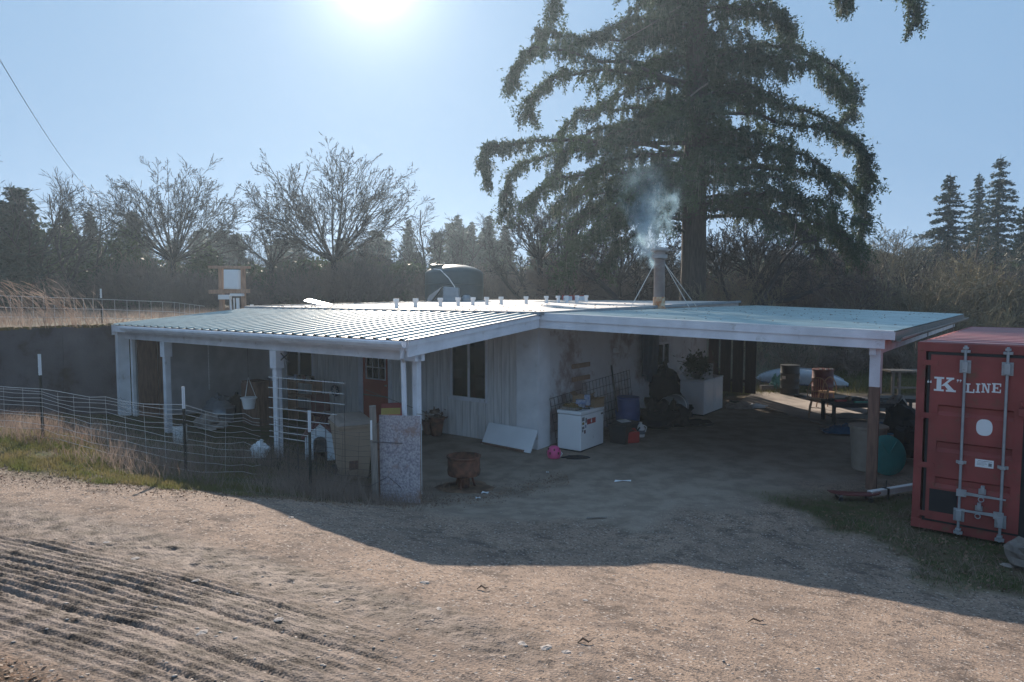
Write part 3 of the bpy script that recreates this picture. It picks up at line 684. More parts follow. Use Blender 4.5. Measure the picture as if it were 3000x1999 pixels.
part('hose', MB().tube([(-.75, -.7, th + .1), (-.45, -1.05, th + .06), (-.1, -1.25, th - .28), (.12, -1.3, th - .6), (.18, -1.32, th - .9), (.1, -1.3, 1.0), (.1, -1.3, .2)], .022, 6), 'pvc', tank, smooth=True)
pc = thing('pump_cover', 'grey tarp draped over a pump frame before the green tank', 'cover', (tp.x - .15, tp.y - 1.85, tz))
part('cover', MB().hexa([(-.1, -.4, 0), (.55, -.4, 0), (.55, .4, 0), (-.1, .4, 0)], [(-.1, -.35, th - .62), (.5, -.35, th - .66), (.5, .3, th - .66), (-.1, .3, th - .6)]), 'flash', pc, bevel=.04)
part('flap', MB().hexa([(-.85, -.35, .2), (-.8, -.35, .2), (-.8, .3, .2), (-.85, .3, .2)], [(-.62, -.35, th - .95), (-.1, -.35, th - .6), (-.1, .3, th - .6), (-.62, .3, th - .95)]), 'steel', pc)
part('drum', MB().lathe([(.2, 0), (.22, .1), (.22, .5), (.1, .62)], (.78, -.1, th - 1.55), 16), 'flash', pc, smooth=True)
# electrical stand on the field
ep = atd(530, 700, 20.6); ez = float(up_at(ep.x, ep.y)) - .05
es = thing('meter_stand', 'wooden stand of crossed timbers carrying a white meter box by the roof', 'utility stand', (ep.x, ep.y, ez), -.12)
zt = CAM_H + (680 - 612) / 1569 * 20.6 - ez; zc = lambda y: CAM_H + (680 - y) / 1569 * 20.6 - ez
for x in (-.28, .42): part('upright', MB().box((x, 0, (zc(617)) / 2), (.13 if x < 0 else .11, .1, zc(617))), 'redbrown', es)
part('crossbeam', MB().box((0, -.02, zc(615)), (1.28, .16, .08), 0, 0, .012), 'redbrown', es)
part('crossbeam', MB().box((0.02, -.09, zc(670)), (1.28, .07, .12), 0, 0, -.02), 'redbrown', es)
mb_ = part('meter_box', MB().box((.13, -.1, zc(643)), (.47, .16, .58), 0, 0, .02), 'sticker', es, bevel=.01)
part('box_lid', MB().box((.13, -.19, zc(643)), (.43, .02, .53), 0, 0, .02), 'sticker', mb_)
part('junction_box', MB().box((-.12, -.1, zc(683)), (.36, .16, .14)), 'pvc', es, bevel=.01); part('junction_box', MB().box((.27, -.1, zc(678)), (.4, .14, .08)), 'pvc', es, bevel=.01)
for x, r in ((.05, .03), (.28, .05), (.16, .02)): part('conduit', MB().tube([(x, -.1, zc(685)), (x + .02, -.1, 0)], r, 8), 'pvc', es, smooth=True)
part('vent_cap', MB().box((.62, .1, zc(706)), (.08, .08, .16)), 'pvc', es)

# power line from upper left to the tree belt
pa, pb = atd(-40, 70, 16), atd(222, 452, 42)
pts = [pa.lerp(pb, t / 14) - Vector((0, 0, .5 * (1 - (2 * t / 14 - 1) ** 2))) for t in range(15)]
solo('power_line', MB().tube(pts, .009, 5), 'dwire', 'single thin cable running down across the sky at the left', 'power line')
# ================================================================ SHIPPING CONTAINER
CW, CL, CH = 2.44, 6.06, 2.59
cc = at(2093, 1213, .0); cfx = Vector((.772, -.636, 0)).normalized(); crz = math.atan2(cfx.y, cfx.x)
cont = thing('shipping_container', 'weathered red steel shipping container with locked doors beside the carport', 'shipping container', (cc.x, cc.y, 0), crz)
# local x along the front (0 at the visible corner), y back, z up
ZB = .03
fr = MB(); fr.bb(0, .10, 0, .12, ZB, CH)
part('corner_post', fr, 'contred', cont, bevel=.006); part('corner_post', MB().bb(CW - .10, CW, 0, .12, ZB, CH), 'contred', cont, bevel=.006)
part('header', MB().bb(.101, CW - .101, .0, .11, CH - .12, CH - .005), 'contred', cont)
part('sill', MB().bb(.101, CW - .101, .0, .11, ZB, ZB + .13), 'contred', cont)
for x in (0, CW - .178):
    for z in (ZB, CH - .118): part('corner_casting', MB().bb(x - .004, x + .182, -.006, .162, z - .002, z + .12), 'contred', cont, bevel=.006)
for x, nm in ((.03, 'l'), (CW - .03, 'r')):     # corrugated sides
    prof = []; y = .12; k = 0
    while y < CL - .1:
        for dy, dd in ((.0, 0), (.07, 0), (.14, .036), (.21, .036)): prof.append((y + dy, dd))
        y += .28
    s = 1 if nm == 'l' else -1
    vs = [(x + s * d, yy, ZB + .12) for yy, d in prof] + [(x + s * d, yy, CH - .06) for yy, d in prof]; n = len(prof)
    part('side_wall', MB().add(vs, [(i, i + 1, i + 1 + n, i + n) for i in range(n - 1)]), 'contred', cont)
    part('top_rail', MB().bb(x - .029, x + .031, .165, CL - .02, CH - .06, CH - .002), 'contred', cont); part('bottom_rail', MB().bb(x - .03, x + .03, .165, CL, ZB, ZB + .12), 'contred', cont)
part('rear_wall', MB().bb(.0, CW, CL, CL + .04, ZB, CH), 'contred', cont)
part('floor', MB().bb(.06, CW - .06, .13, CL, ZB + .1, ZB + .14), 'brownwood', cont)
prof = []; y = .12
while y < CL - .3:
    for dy, h in ((.0, 0), (.10, 0), (.13, .02), (.33, .02), (.36, 0)): prof.append((y + dy, h))
    y += .42
n = len(prof); vs = [(.06, a, CH - .02 + h) for a, h in prof] + [(CW - .06, a, CH - .02 + h) for a, h in prof]
part('roof_sheet', MB().add(vs, [(i, i + n, i + 1 + n, i + 1) for i in range(n - 1)]), 'conttop', cont)
part('roof_edge', MB().bb(.0, CW, .12, .2, CH - .03, CH + .004), 'conttop', cont)
def cdoor(x0, x1, first):
    z0, z1 = ZB + .15, CH - .16; dm = MB()
    # face with three deep recessed bands
    bands = [(1.62, 1.76), (1.12, 1.27), (.63, .78)] ; yo = -.03
    xs0, xs1 = x0 + .10, x1 - .10
    zc_ = [z0]; 
    for a, b in sorted(bands): zc_ += [a, b]
    zc_.append(z1)
    for i in range(0, len(zc_) - 1):
        rec = (i % 2 == 1)
        if not rec: dm.bb(x0, x1, yo, .03, zc_[i] + .0005, zc_[i + 1] - .0005)
        else:
            dm.bb(x0, xs0, yo, .03, zc_[i], zc_[i + 1]); dm.bb(xs1, x1, yo, .03, zc_[i], zc_[i + 1])
            a, b = zc_[i], zc_[i + 1]; v = [(xs0, .005, b - .025), (xs1, .005, b - .025), (xs1, .005, a + .05), (xs0, .005, a + .05), (xs0, yo, b), (xs1, yo, b), (xs1, yo, a), (xs0, yo, a)]
            dm.add(v, [(3, 2, 1, 0), (4, 0, 1, 5), (3, 7, 6, 2)])
    d = part('door', dm, 'contred', cont)
    gk = MB(); 
    gk.bb(x0 - .035, x0 - .001, -.018, .03, z0 - .03, z1 + .03); gk.bb(x1 + .001, x1 + .035, -.018, .03, z0 - .03, z1 + .03)
    gk.bb(x0, x1, -.016, .03, z1 + .001, z1 + .035); gk.bb(x0, x1, -.016, .03, z0 - .03, z0 - .001)
    part('gasket', gk, 'gasket', d)
    return d
D1 = cdoor(.165, 1.195, True); D2 = cdoor(1.262, 2.275, False)
def tocont(px, py, yl=-.03):    # photo pixel on the door plane -> local x,z
    r = ray(px, py); n = Vector((-cfx.y, cfx.x, 0)); o = Vector((cc.x, cc.y, 0)) + n * yl
    t = (o - Vector((0, 0, CAM_H))).xy.dot(n.xy) / r.xy.dot(n.xy); p = Vector((r.x * t, r.y * t, CAM_H + r.z * t)); return (p - Vector((cc.x, cc.y, 0))).dot(cfx), p.z
def rodset(x, dp, hz, side):
    rd = part('lock_rod', MB().tube([(x, -.065, ZB + .02), (x, -.065, CH - .02)], .0165, 12), 'rod', dp, smooth=True)
    for z in (CH - .30, ZB + .28):
        k = MB().bb(x - .062, x + .062, -.05, -.0305, z - .085, z + .085); k.bb(x - .032, x + .032, -.098, -.05, z - .07, z + .07)
        for sx in (-.045, .045):
            for sz in (-.055, .055): k.tube([(x + sx, -.06, z + sz), (x + sx, -.045, z + sz)], .011, 6)
        part('rod_bracket', k, 'rod', dp, bevel=.004)
    for z in (1.02,): part('rod_guide', MB().bb(x - .058, x + .058, -.05, -.0305, z - .02, z + .02).bb(x - .03, x + .03, -.095, -.05, z - .022, z + .022), 'rod', dp, bevel=.003)
    for z in (CH - .08, ZB + .06): part('cam_keeper', MB().bb(x - .05, x + .05, -.075, -.012, z - .035, z + .0).bb(x - .03, x + .03, -.09, -.012, z + .012, z + .04), 'rod', dp, bevel=.004)
    h = MB().bb(x + side * .0 - .035 if side > 0 else x - .075, x + .075 if side > 0 else x + .035, -.094, -.05, hz - .045, hz + .045)
    h.hexa([(x + side * .06, -.085, hz - .022), (x + side * .5, -.085, hz - .018), (x + side * .5, -.075, hz - .018), (x + side * .06, -.075, hz - .022)] if side > 0 else
           [(x - .5, -.085, hz - .018), (x - .06, -.085, hz - .022), (x - .06, -.075, hz - .022), (x - .5, -.075, hz - .018)],
           [(x + side * .06, -.085, hz + .022), (x + side * .5, -.085, hz + .004), (x + side * .5, -.075, hz + .004), (x + side * .06, -.075, hz + .022)] if side > 0 else
           [(x - .5, -.085, hz + .004), (x - .06, -.085, hz + .022), (x - .06, -.075, hz + .022), (x - .5, -.075, hz + .004)])
    part('handle', h, 'rod', dp, bevel=.003)
    c = x + side * .24; k = MB().bb(c - .035, c + .045, -.07, -.0305, hz + .02, hz + .085).bb(c - .01, c + .03, -.105, -.0305, hz + .05, hz + .13)
    k.tube([(c + .03 * cos(t), -.095, hz - .045 + .03 * sin(t)) for t in [i * pi / 5 for i in range(11)]], .007, 5)
    part('handle_catch', k, 'rod', dp, bevel=.003)
x1, _ = tocont(2211, 1000, -.065); x2, _ = tocont(2308, 1000, -.065)
_, hz1 = tocont(2240, 1136); _, hz2 = tocont(2270, 1180)
rodset(x1, D1, hz1, 1); rodset(x2, D1, hz2, -1)
rodset(x2 + .32, D2, .62, 1)
for x, s in ((.10, 1), (CW - .10, -1)):
    for z in (.25, .92, 1.6, 2.32):
        part('hinge', MB().bb(min(x - .02 * s, x + .15 * s), max(x - .02 * s, x + .15 * s), -.045, -.0305, z - .035, z + .035).tube([(x - .005 * s, -.025, z - .06), (x - .005 * s, -.025, z + .06)], .016, 8), 'contred', cont)
part('lock_plate', MB().bb(1.14, 1.42, -.075, -.0305, 1.70, 1.80).bb(1.16, 1.22, -.085, -.031, 1.83, 1.89), 'contred', cont, bevel=.006)
# lettering  — slab-serif strokes laid on the door face
def strokes(name, shapes, m, parent, y=-.0315):
    mb = MB()
    for i, poly in enumerate(shapes): mb.prism(poly, y - .0006 * (i % 7) - .0006, y)
    return part(name, mb, m, parent)
def rect(x0, x1, z0, z1): return [(x0, z0), (x1, z0), (x1, z1), (x0, z1)]
lx0, lz0 = tocont(2146, 898); lx1, lz1 = tocont(2197, 869)
def letter(ch, x, z, w, h):
    s = w * .23; t = h * .13; g = []
    f = lambda a, b, c, d: g.append(rect(x + a * w, x + b * w, z + c * h, z + d * h))
    if ch == 'K':
        f(.12, .34, 0, 1); f(0, .46, 0, .13); f(0, .46, .87, 1); f(.56, .92, .87, 1); f(.56, 1.02, 0, .13)
        g.append([(x + .33 * w, z + .38 * h), (x + .46 * w, z + .38 * h), (x + .86 * w, z + .88 * h), (x + .70 * w, z + .88 * h)])
        g.append([(x + .42 * w, z + .52 * h), (x + .66 * w, z + .12 * h), (x + .94 * w, z + .12 * h), (x + .58 * w, z + .64 * h)])
    if ch == 'L': f(.12, .38, 0, 1); f(0, .52, .87, 1); f(0, 1, 0, .13); f(.86, 1, .13, .42)
    if ch == 'I': f(.28, .72, 0, 1); f(0, 1, .87, 1); f(0, 1, 0, .13)
    if ch == 'N':
        f(.12, .26, .0, 1); f(0, .36, 0, .13); f(.72, .86, 0, 1); f(.60, 1, .87, 1); f(0, .3, .87, 1)
        g.append([(x + .14 * w, z + h), (x + .36 * w, z + h), (x + .86 * w, z), (x + .66 * w, z)])
    if ch == 'E':
        f(.12, .38, 0, 1); f(0, 1, .87, 1); f(0, 1, 0, .13); f(.3, .68, .44, .56); f(.6, .68, .36, .64); f(.87, 1, .66, .9); f(.87, 1, .1, .36)
    return g
def quote(x, z, s, up):
    g = []
    for k in (0, 1):
        cx = x + k * s * 1.3
        c = [(cx + s * .5 * cos(i * pi / 5), z + s * .5 * sin(i * pi / 5)) for i in range(10)]; g.append(c)
        g.append([(cx - s * .5, z), (cx - s * .15, z), (cx + s * .35, z + s * 1.1), (cx + s * .1, z + s * 1.1)] if up else [(cx + s * .5, z), (cx - s * .35, z - s * 1.1), (cx - s * .1, z - s * 1.1), (cx + s * .15, z)])
    return g
strokes('lettering', letter('K', lx0, lz0, lx1 - lx0, lz1 - lz0), 'sticker', D1)
qx, qz = tocont(2133, 876); strokes('lettering', quote(qx, qz - .01, .024, True), 'sticker', D1)
qx, qz = tocont(2201, 876); strokes('lettering', quote(qx, qz + .01, .024, False), 'sticker', D1)
xs = [(2221, 2235, 'L'), (2238, 2248, 'I'), (2251, 2275, 'N'), (2278, 2303, 'E')]
xs = [(2219, 2240, 'L'), (2242, 2253, 'I'), (2255, 2277, 'N'), (2279, 2301, 'E')]
for p0, p1, c_ in xs:
    xa, za = tocont(p0, 903); xb, zb = tocont(p1, 883); xm, za2 = tocont((p0 + p1) / 2, 903)
    strokes('lettering', letter(c_, xa, za2, xb - xa, .122), 'sticker', D1)
ox, oz = tocont(2262, 983)
strokes('painted_oval', [[(ox + .088 * (abs(cos(t)) ** .8) * (1 if cos(t) > 0 else -1), oz + .108 * (abs(sin(t)) ** .8) * (1 if sin(t) > 0 else -1)) for t in [i * 2 * pi / 32 for i in range(32)]]], 'sticker', D1)
sx, sz = tocont(2262, 1066); pl = strokes('notice', [rect(sx - .10, sx + .10, sz - .052, sz + .052)], 'sticker', D1)
strokes('notice_print', [rect(sx - .07, sx + .08, sz + .028, sz + .034), rect(sx - .08, sx + .02, sz + .01, sz + .014), rect(sx - .08, sx + .03, sz - .006, sz - .002), rect(sx - .08, sx + .0, sz - .022, sz - .018), rect(sx + .045, sx + .08, sz - .03, sz + .012)], 'ink', pl, y=-.0325)
bx_, bz = tocont(2136, 1122); bx2, bz2 = tocont(2198, 1184); strokes('black_patch', [rect(bx_, bx2, bz2, bz)], 'gasket', D1)

# ================================================================ helper: boxy appliances aligned with the house
def H0(px, py, z=0.0): p = at(px, py, z); return (p.x, p.y, g1(p.x, p.y))
def atY(px, Y): r = ray(px, 900); x = r.x / r.y * Y; return Vector((x, Y, g1(x, Y)))
def at_t(px, py):            # the photo's pixel on the built ground
    z = 0.0
    for _ in range(12): p = at(px, py, z); z = g1(p.x, p.y)
    return Vector((p.x, p.y, z))
# chest freezer: corner nearest the camera at pixel (1334,1041)
fp = at_t(1334, 1041)
fz_ = thing('chest_freezer', 'white chest freezer with stickers, boxes piled on its lid', 'freezer', tuple(fp), HR)
# local +y = into depth along the wall, local -x = along the siding direction
part('body', MB().bb(-.56, 0, 0, .98, .03, .76), 'whiteclean', fz_, bevel=.015)
lid = part('lid', MB().bb(-.57, .01, -.01, .99, .772, .845), 'whiteclean', fz_, bevel=.012)
part('base', MB().bb(-.54, -.02, .02, .96, 0, .03), 'black', fz_)
dc = MB().box((.0015, .44, .60), (.002, .36, .11)); part('decal', dc, 'red', fz_)
part('decal', MB().box((.003, .44, .60), (.002, .05, .05)).box((.003, .44, .61), (.0025, .02, .09)), 'sticker', fz_)
for (y, z, w, h, m_) in ((.1, .68, .1, .08, 'ink'), (.1, .59, .08, .05, 'yellow'), (.22, .64, .06, .1, 'ink'), (.1, .5, .09, .05, 'ink'), (.2, .52, .05, .06, 'print'), (.17, .41, .06, .07, 'dred'), (.08, .44, .05, .05, 'ink')):
    part('sticker', MB().box((.0015, y, z), (.002, w, h)), m_, fz_)
part('latch', MB().box((.012, .88, .70), (.02, .06, .03)), 'black', fz_)
def onf(x, y): v = fp + Matrix.Rotation(HR, 3, 'Z') @ Vector((x, y, .848)); return (v.x, v.y, v.z)
def open_box(name, lab, cat, loc, rz, w, d, h, m, flaps=True):
    t = thing(name, lab, cat, loc, rz); k = MB(); s = .008
    k.bb(-w / 2, w / 2, -d / 2, -d / 2 + s, 0, h).bb(-w / 2, w / 2, d / 2 - s, d / 2, 0, h).bb(-w / 2, -w / 2 + s, -d / 2 + s, d / 2 - s, 0, h).bb(w / 2 - s, w / 2, -d / 2 + s, d / 2 - s, 0, h).bb(-w / 2 + s, w / 2 - s, -d / 2 + s, d / 2 - s, 0, s)
    part('carton', k, m, t)
    if flaps:
        for sgn in (-1, 1): part('flap', MB().box((sgn * (w / 2 + .03), 0, h + .03), (.006, d * .95, .09), 0, 0, sgn * .8), m, t)
    return t
open_box('cardboard_box', 'tall brown cardboard box at the back of the freezer lid', 'box', onf(-.35, .68), HR + .2, .36, .3, .24, 'card')
open_box('cardboard_box', 'low open brown cardboard box on the right end of the freezer lid', 'box', onf(-.12, .78), HR - .3, .3, .28, .17, 'card')
b_ = thing('carton_stack', 'blue and white printed cartons on the freezer lid', 'cartons', onf(-.3, .38), HR + .1)
part('carton', MB().box((0, 0, .05), (.26, .2, .1)), 'print', b_); part('carton', MB().box((.05, .05, .14), (.2, .15, .08), .4), 'print', b_); part('carton', MB().box((.14, .2, .16), (.12, .12, .22), .2), 'print', b_)
b_ = thing('leaf_tray', 'dark tray of dried plants at the front of the freezer lid', 'tray', onf(-.3, .14), HR)
part('tray', MB().box((0, 0, .03), (.38, .22, .06)), 'greywood', b_, bevel=.01); part('clippings', MB().blob((0, 0, .07), (.19, .11, .06), 3, amp=.35), 'moss', b_)
b_ = thing('rubber_strap', 'loose black strap lying over the freezer lid edge', 'strap', onf(-.12, .32), HR)
part('strap', MB().tube([(-.2, -.1, .015), (0, -.02, .02), (.1, .08, .012), (-.02, .25, .015)], .012, 6), 'black', b_)
# ground things by the freezer
p = at_t(1325, 1052); solo('ash_pile', MB().blob((0, 0, .0), (.3, .14, .035), 5), 'blackfab', 'flat black smear of spilled ash in front of the freezer', 'ash', loc=tuple(p))
p = at_t(1273, 1054); hm = thing('bicycle_helmet', 'pink child helmet with dark vents lying by the freezer', 'helmet', (p.x, p.y, p.z), .3)
prof = [(.02, .26), (.07, .25), (.11, .215), (.135, .16), (.14, .1), (.13, .05), (.12, .02)]
part('shell', MB().lathe(prof[::-1], (0, 0, 0), 20), 'pink', hm, smooth=True)
for k in range(10):
    an = k * 2 * pi / 10; r_, z_ = (.118, .20) if k % 2 else (.137, .13)
    part('vent', MB().box((r_ * cos(an), r_ * sin(an), z_), (.02, .028, .045), an), 'dred', hm)
part('strap', MB().tube([(.12, -.02, .03), (.17, -.02, .09), (.15, .05, .14)], .01, 6), 'pvc', hm)
# welded mesh panel leaning by the wall
mp0 = hp(.22, .55); gp = thing('mesh_panel', 'rusty welded mesh panel leaning on the wall left of the freezer', 'wire panel', (mp0.x, mp0.y, 0), HR)
gm_ = []
for k in range(8): gm_.append(((-.03 - .12 + k * .004, .28 + k * .16), .0))
for k in range(9):
    y = .25 + k * .16; part('wire', MB().tube([(-.0 + .14, y + .05, .0), (-.03, y, 1.05)], .007, 5), 'dwire', gp)
for k in range(7):
    f_ = k / 6; part('wire', MB().tube([(.14 - .17 * f_, .25 + .05 * (1 - f_), .02 + 1.02 * f_), (.14 - .17 * f_, 1.6, .02 + 1.02 * f_ + .06)], .007, 5), 'dwire', gp)
# long second wire panel further along the wall
gp = thing('mesh_panel', 'dark wire mesh panel leaning on the wall behind the blue barrel', 'wire panel', (*hp(.3, 2.3).xy, 0), HR)
for k in range(16): part('wire', MB().tube([(.12, k * .16, .0), (-.03, k * .16, 1.2 + .008 * k)], .006, 5), 'dwire', gp)
for k in range(7): f_ = k / 6; part('wire', MB().tube([(.12 - .15 * f_, 0, .02 + 1.18 * f_), (.12 - .15 * f_, 2.4, .02 + 1.28 * f_)], .006, 5), 'dwire', gp)
# leaning white board
wb0, wb1 = at_t(1106, 1020), at_t(1218, 1045)
wl_ = thing('white_board', 'plain white panel leaning against the base of the corner pillar', 'panel', tuple(wb0), math.atan2(wb1.y - wb0.y, wb1.x - wb0.x))
Lw = (wb1 - wb0).length
part('sheet', MB().hexa([(0, 0, 0), (Lw, 0, 0), (Lw, .025, 0), (0, .025, 0)], [(.02, .22, .44), (Lw + .02, .22, .44), (Lw + .02, .245, .44), (.02, .245, .44)]), 'foam', wl_)
part('backing_board', MB().box((Lw / 2 - .1, .03, .02), (Lw * .9, .09, .04), -.03), 'brownwood', wl_)
# fire pit drum
dp_ = at_t(1066, 1122); fd = thing('fire_pit', 'rusty cut-down steel drum fire pit on a short stand', 'fire pit', tuple(dp_))
sc_ = (1569 / dp_.y); R_ = 39 / sc_
part('drum', MB().lathe([(R_ * .94, .22), (R_ * .97, .24), (R_, .30), (R_ * .97, .33), (R_ * .97, .50), (R_ + .01, .52), (R_ + .01, .545), (R_ * .93, .545), (R_ * .92, .3), (R_ * .2, .26)], (0, 0, .02), 32, cap=False), 'rust', fd, smooth=True)
part('stand', MB().tube([(0, 0, 0), (0, 0, .26)], .1, 10), 'rust', fd)
for an in (.3, 2.4, 4.5): part('leg', MB().tube([(.2 * cos(an), .2 * sin(an), 0), (.12 * cos(an), .12 * sin(an), .27)], .018, 6), 'rust', fd)
part('ash_ring', MB().blob((0, 0, 0), (.5, .42, .03), 9), 'leaf', fd)
# litter
for (px, py, w, h, lab, cat, m_) in ((1114, 1134, .11, .07, 'white scrap of paper lying right of the fire pit', 'paper scrap', 'paper'), (1098, 1146, .08, .05, 'crumpled pale wrapper below the fire pit', 'wrapper', 'paper'),
        (1258, 1087, .05, .04, 'tiny white chip on the dirt below the pink helmet', 'chip', 'paper'), (1430, 1107, .3, .05, 'long pale plastic strip on the shaded yard dirt', 'plastic strip', 'foam'),
        (1370, 1192, .3, .04, 'pale stick lying across the shaded yard', 'stick', 'greywood'), (2741, 1, .0, .0, '', '', '')):
    if not w: continue
    p = at_t(px, py); t = MB().add([(-w / 2, -h / 2, .012), (0, -h * .7, .03), (w / 2, -h / 3, .010), (w * .55, h / 2, .02), (0, h * .6, .012), (-w * .4, h / 2, .028), (-w / 2, -h / 2, .004), (0, -h * .7, .022), (w / 2, -h / 3, .003), (w * .55, h / 2, .012), (0, h * .6, .004), (-w * .4, h / 2, .02)],
        [(0, 1, 4, 5), (1, 2, 3, 4), (11, 10, 7, 6), (10, 9, 8, 7)] + [(i, (i + 1) % 6, (i + 1) % 6 + 6, i + 6) for i in range(6)]); solo(cat.replace(' ', '_'), t, m_, lab, cat, loc=tuple(p), rz=R.uniform(-.3, .3))
# black bin with paper, blue barrel, gas can, jug
p = at_t(1397, 1018); bb_ = thing('storage_bin', 'low black storage bin with white paper on its lid', 'bin', tuple(p), HR)
part('tub', MB().hexa([(.03, .03, 0), (.40, .03, 0), (.40, .55, 0), (.03, .55, 0)], [(0, 0, .4), (.43, 0, .4), (.43, .6, .4), (0, .6, .4)]), 'black', bb_, bevel=.01)
part('lid', MB().bb(-.02, .45, -.02, .62, .405, .44), 'black', bb_, bevel=.01)
q_ = p + Matrix.Rotation(HR, 3, 'Z') @ Vector((.2, .35, .445)); solo('paper_sheet', MB().box((0, 0, .01), (.26, .2, .008), .5, .1), 'paper', 'white paper sheet lying on the low black bin', 'paper', loc=tuple(q_))
p = at_t(1447, 992); bl = thing('barrel', 'blue plastic barrel behind the red fuel can', 'barrel', tuple(p + Vector((0, .3, 0))))
part('body', MB().lathe([(.24, 0), (.27, .03), (.29, .2), (.28, .22), (.29, .24), (.30, .45), (.285, .47), (.295, .49), (.27, .72), (.25, .76)], (0, 0, 0), 24), 'bluepl', bl, smooth=True)
part('rim', MB().lathe([(.26, .74), (.275, .75), (.275, .79), (.25, .79)], (0, 0, 0), 24), 'bluepl', bl, smooth=True)
p = at_t(1452, 1018); gc = thing('fuel_can', 'small red plastic fuel can on the dirt', 'fuel can', tuple(p), .3)
part('body', MB().box((0, 0, .13), (.30, .18, .25)), 'red', gc, bevel=.03); part('handle', MB().tube([(-.1, 0, .25), (-.06, 0, .31), (.06, 0, .31), (.1, 0, .25)], .016, 6), 'red', gc); part('spout', MB().tube([(.12, 0, .25), (.19, 0, .33)], .018, 8), 'black', gc)
p = at_t(1472, 1004); jg = thing('plastic_jug', 'white plastic jug with a dark label beside the red can', 'jug', tuple(p))
part('body', MB().lathe([(.085, 0), (.095, .02), (.095, .2), (.05, .28), (.03, .3), (.03, .34)], (0, 0, 0), 14), 'pvc', jg, smooth=True); part('label', MB().lathe([(.097, .07), (.097, .16)], (0, 0, 0), 14, cap=False), 'ink', jg)
part('handle', MB().tube([(.05, -.05, .28), (.12, -.06, .24), (.1, -.04, .12)], .013, 6), 'pvc', jg)
p = at_t(1440, 1003); jg = thing('paper_cup', 'small patterned box standing behind the red fuel can', 'box', tuple(p + Vector((.14, .28, 0)))); part('box', MB().box((0, 0, .11), (.12, .1, .22), .2), 'print', jg); part('lid', MB().box((0, 0, .225), (.13, .11, .02), .2), 'paper', jg)
# rake / tool leaning
p = hp(-.25, 2.6); solo('broom_handle', MB().tube([hp(-.5, 2.35, .95), hp(-.1, 2.9, 1.6)], .02, 6).tube([hp(-.5, 2.35, .95), hp(-.45, 2.55, .6)], .02, 6), 'black', 'black angled tool shaft leaning behind the freezer boxes', 'tool')
# heap of dark bags
bagp = [(1510, 985, .50, .50, .62, 'big black bin bag at the left of the dark heap'), (1548, 980, .42, .40, .55, 'black bag at the centre front of the dark heap'), (1525, 945, .6, .55, 1.25, 'tall dark bag piled against the wall behind the heap'),
        (1560, 965, .3, .4, .4, 'round black bag touching the grey crate'), (1490, 935, .45, .45, 1.05, 'slumped black bag under the hanging blue cloth')]
for i, (px, py, rx_, ry_, hz_, lab) in enumerate(bagp):
    p = at_t(px, py); t = thing('bin_bag', lab, 'bag', tuple(p), R.uniform(0, 3), 'black bags heaped along the wall')
    part('bag', MB().blob((0, 0, hz_ * .42), (rx_ * .9, ry_ * .9, hz_ * .6), 20 + i, 18, 12, .35), 'blackfab', t, smooth=True)
    part('knot', MB().tube([(0, 0, hz_ * .9), (.03, .02, hz_ * 1.02), (.08, 0, hz_ * 1.08)], [.06, .03, .07], 8), 'blackfab', t)
p = at_t(1545, 978); gcr = thing('grey_drum', 'grey ribbed drum lying on its side in the heap', 'drum', (p.x, p.y, p.z + .42), HR)
part('barrel', MB().tube([(-.1, 0, 0), (-.1, .22, 0), (-.1, .24, 0), (-.1, .6, 0)], [.29, .29, .3, .29], 24), 'flash', gcr, smooth=True)
part('strap', MB().tube([(-.1, .4, 0), (-.1, .44, 0)], .297, 24), 'pvc', gcr)
p = at_t(1595, 978); t = thing('black_jacket', 'black jacket dropped flat on the dirt by the washers', 'clothing', tuple(p)); part('cloth', MB().blob((0, 0, .03), (.42, .2, .12), 61, 18, 8, .35), 'blackfab', t, smooth=True); part('tag', MB().box((-.28, -.1, .1), (.12, .06, .05), .3), 'foam', t)
# two washers
wp = at_t(1617, 957)
for i, lab in ((0, 'white top-loading washing machine, nearer of the pair under the porch'), (1, 'white dryer, farther of the pair beside the dark boards')):
    o_ = wp + Matrix.Rotation(HR, 3, 'Z') @ Vector((0, i * .76, 0)); t = thing('washing_machine' if i == 0 else 'tumble_dryer', lab, 'washing machine' if i == 0 else 'dryer', (o_.x, o_.y, g1(o_.x, o_.y)), HR)
    part('cabinet', MB().bb(-.68, 0, .0, .73, .03, .92), 'whiteclean', t, bevel=.02); part('top', MB().bb(-.68, .01, .0, .735, .925, .965), 'whiteclean', t, bevel=.015)
    part('console', MB().hexa([(-.68, .01, .966), (-.5, .01, .966), (-.5, .72, .966), (-.68, .72, .966)], [(-.68, .01, 1.1), (-.62, .01, 1.1), (-.62, .72, 1.1), (-.68, .72, 1.1)]), 'whiteclean', t, bevel=.01)
    part('door', MB().box((.004, .365, .5), (.012, .5, .46)), 'whiteclean', t, bevel=.01); part('plinth', MB().bb(-.66, -.02, .02, .71, 0, .03), 'black', t)
top = wp + Matrix.Rotation(HR, 3, 'Z') @ Vector((-.3, .25, .97))
t = thing('potted_shrub', 'bushy dark potted plant standing on the nearer washer', 'plant', tuple(top)); part('pot', MB().lathe([(.09, 0), (.13, .16)], (0, 0, 0), 14), 'black', t)
n_ = 500; c_ = rng.normal(0, .15, (n_, 3)) * [1.2, 1.2, .9] + [0, 0, .38]; d_ = rng.normal(0, .05, (n_, 3, 3)); mesh_np('foliage', (c_[:, None] + d_), np.arange(n_ * 3).reshape(-1, 3), 'leafy', t)
t = thing('pale_folder', 'pale board tilted back on the washer beside the plant', 'board', tuple(top + Vector((.35, .0, 0)))); part('board', MB().box((0, .1, .2), (.22, .02, .42), -.4, -.25), 'pvc', t)
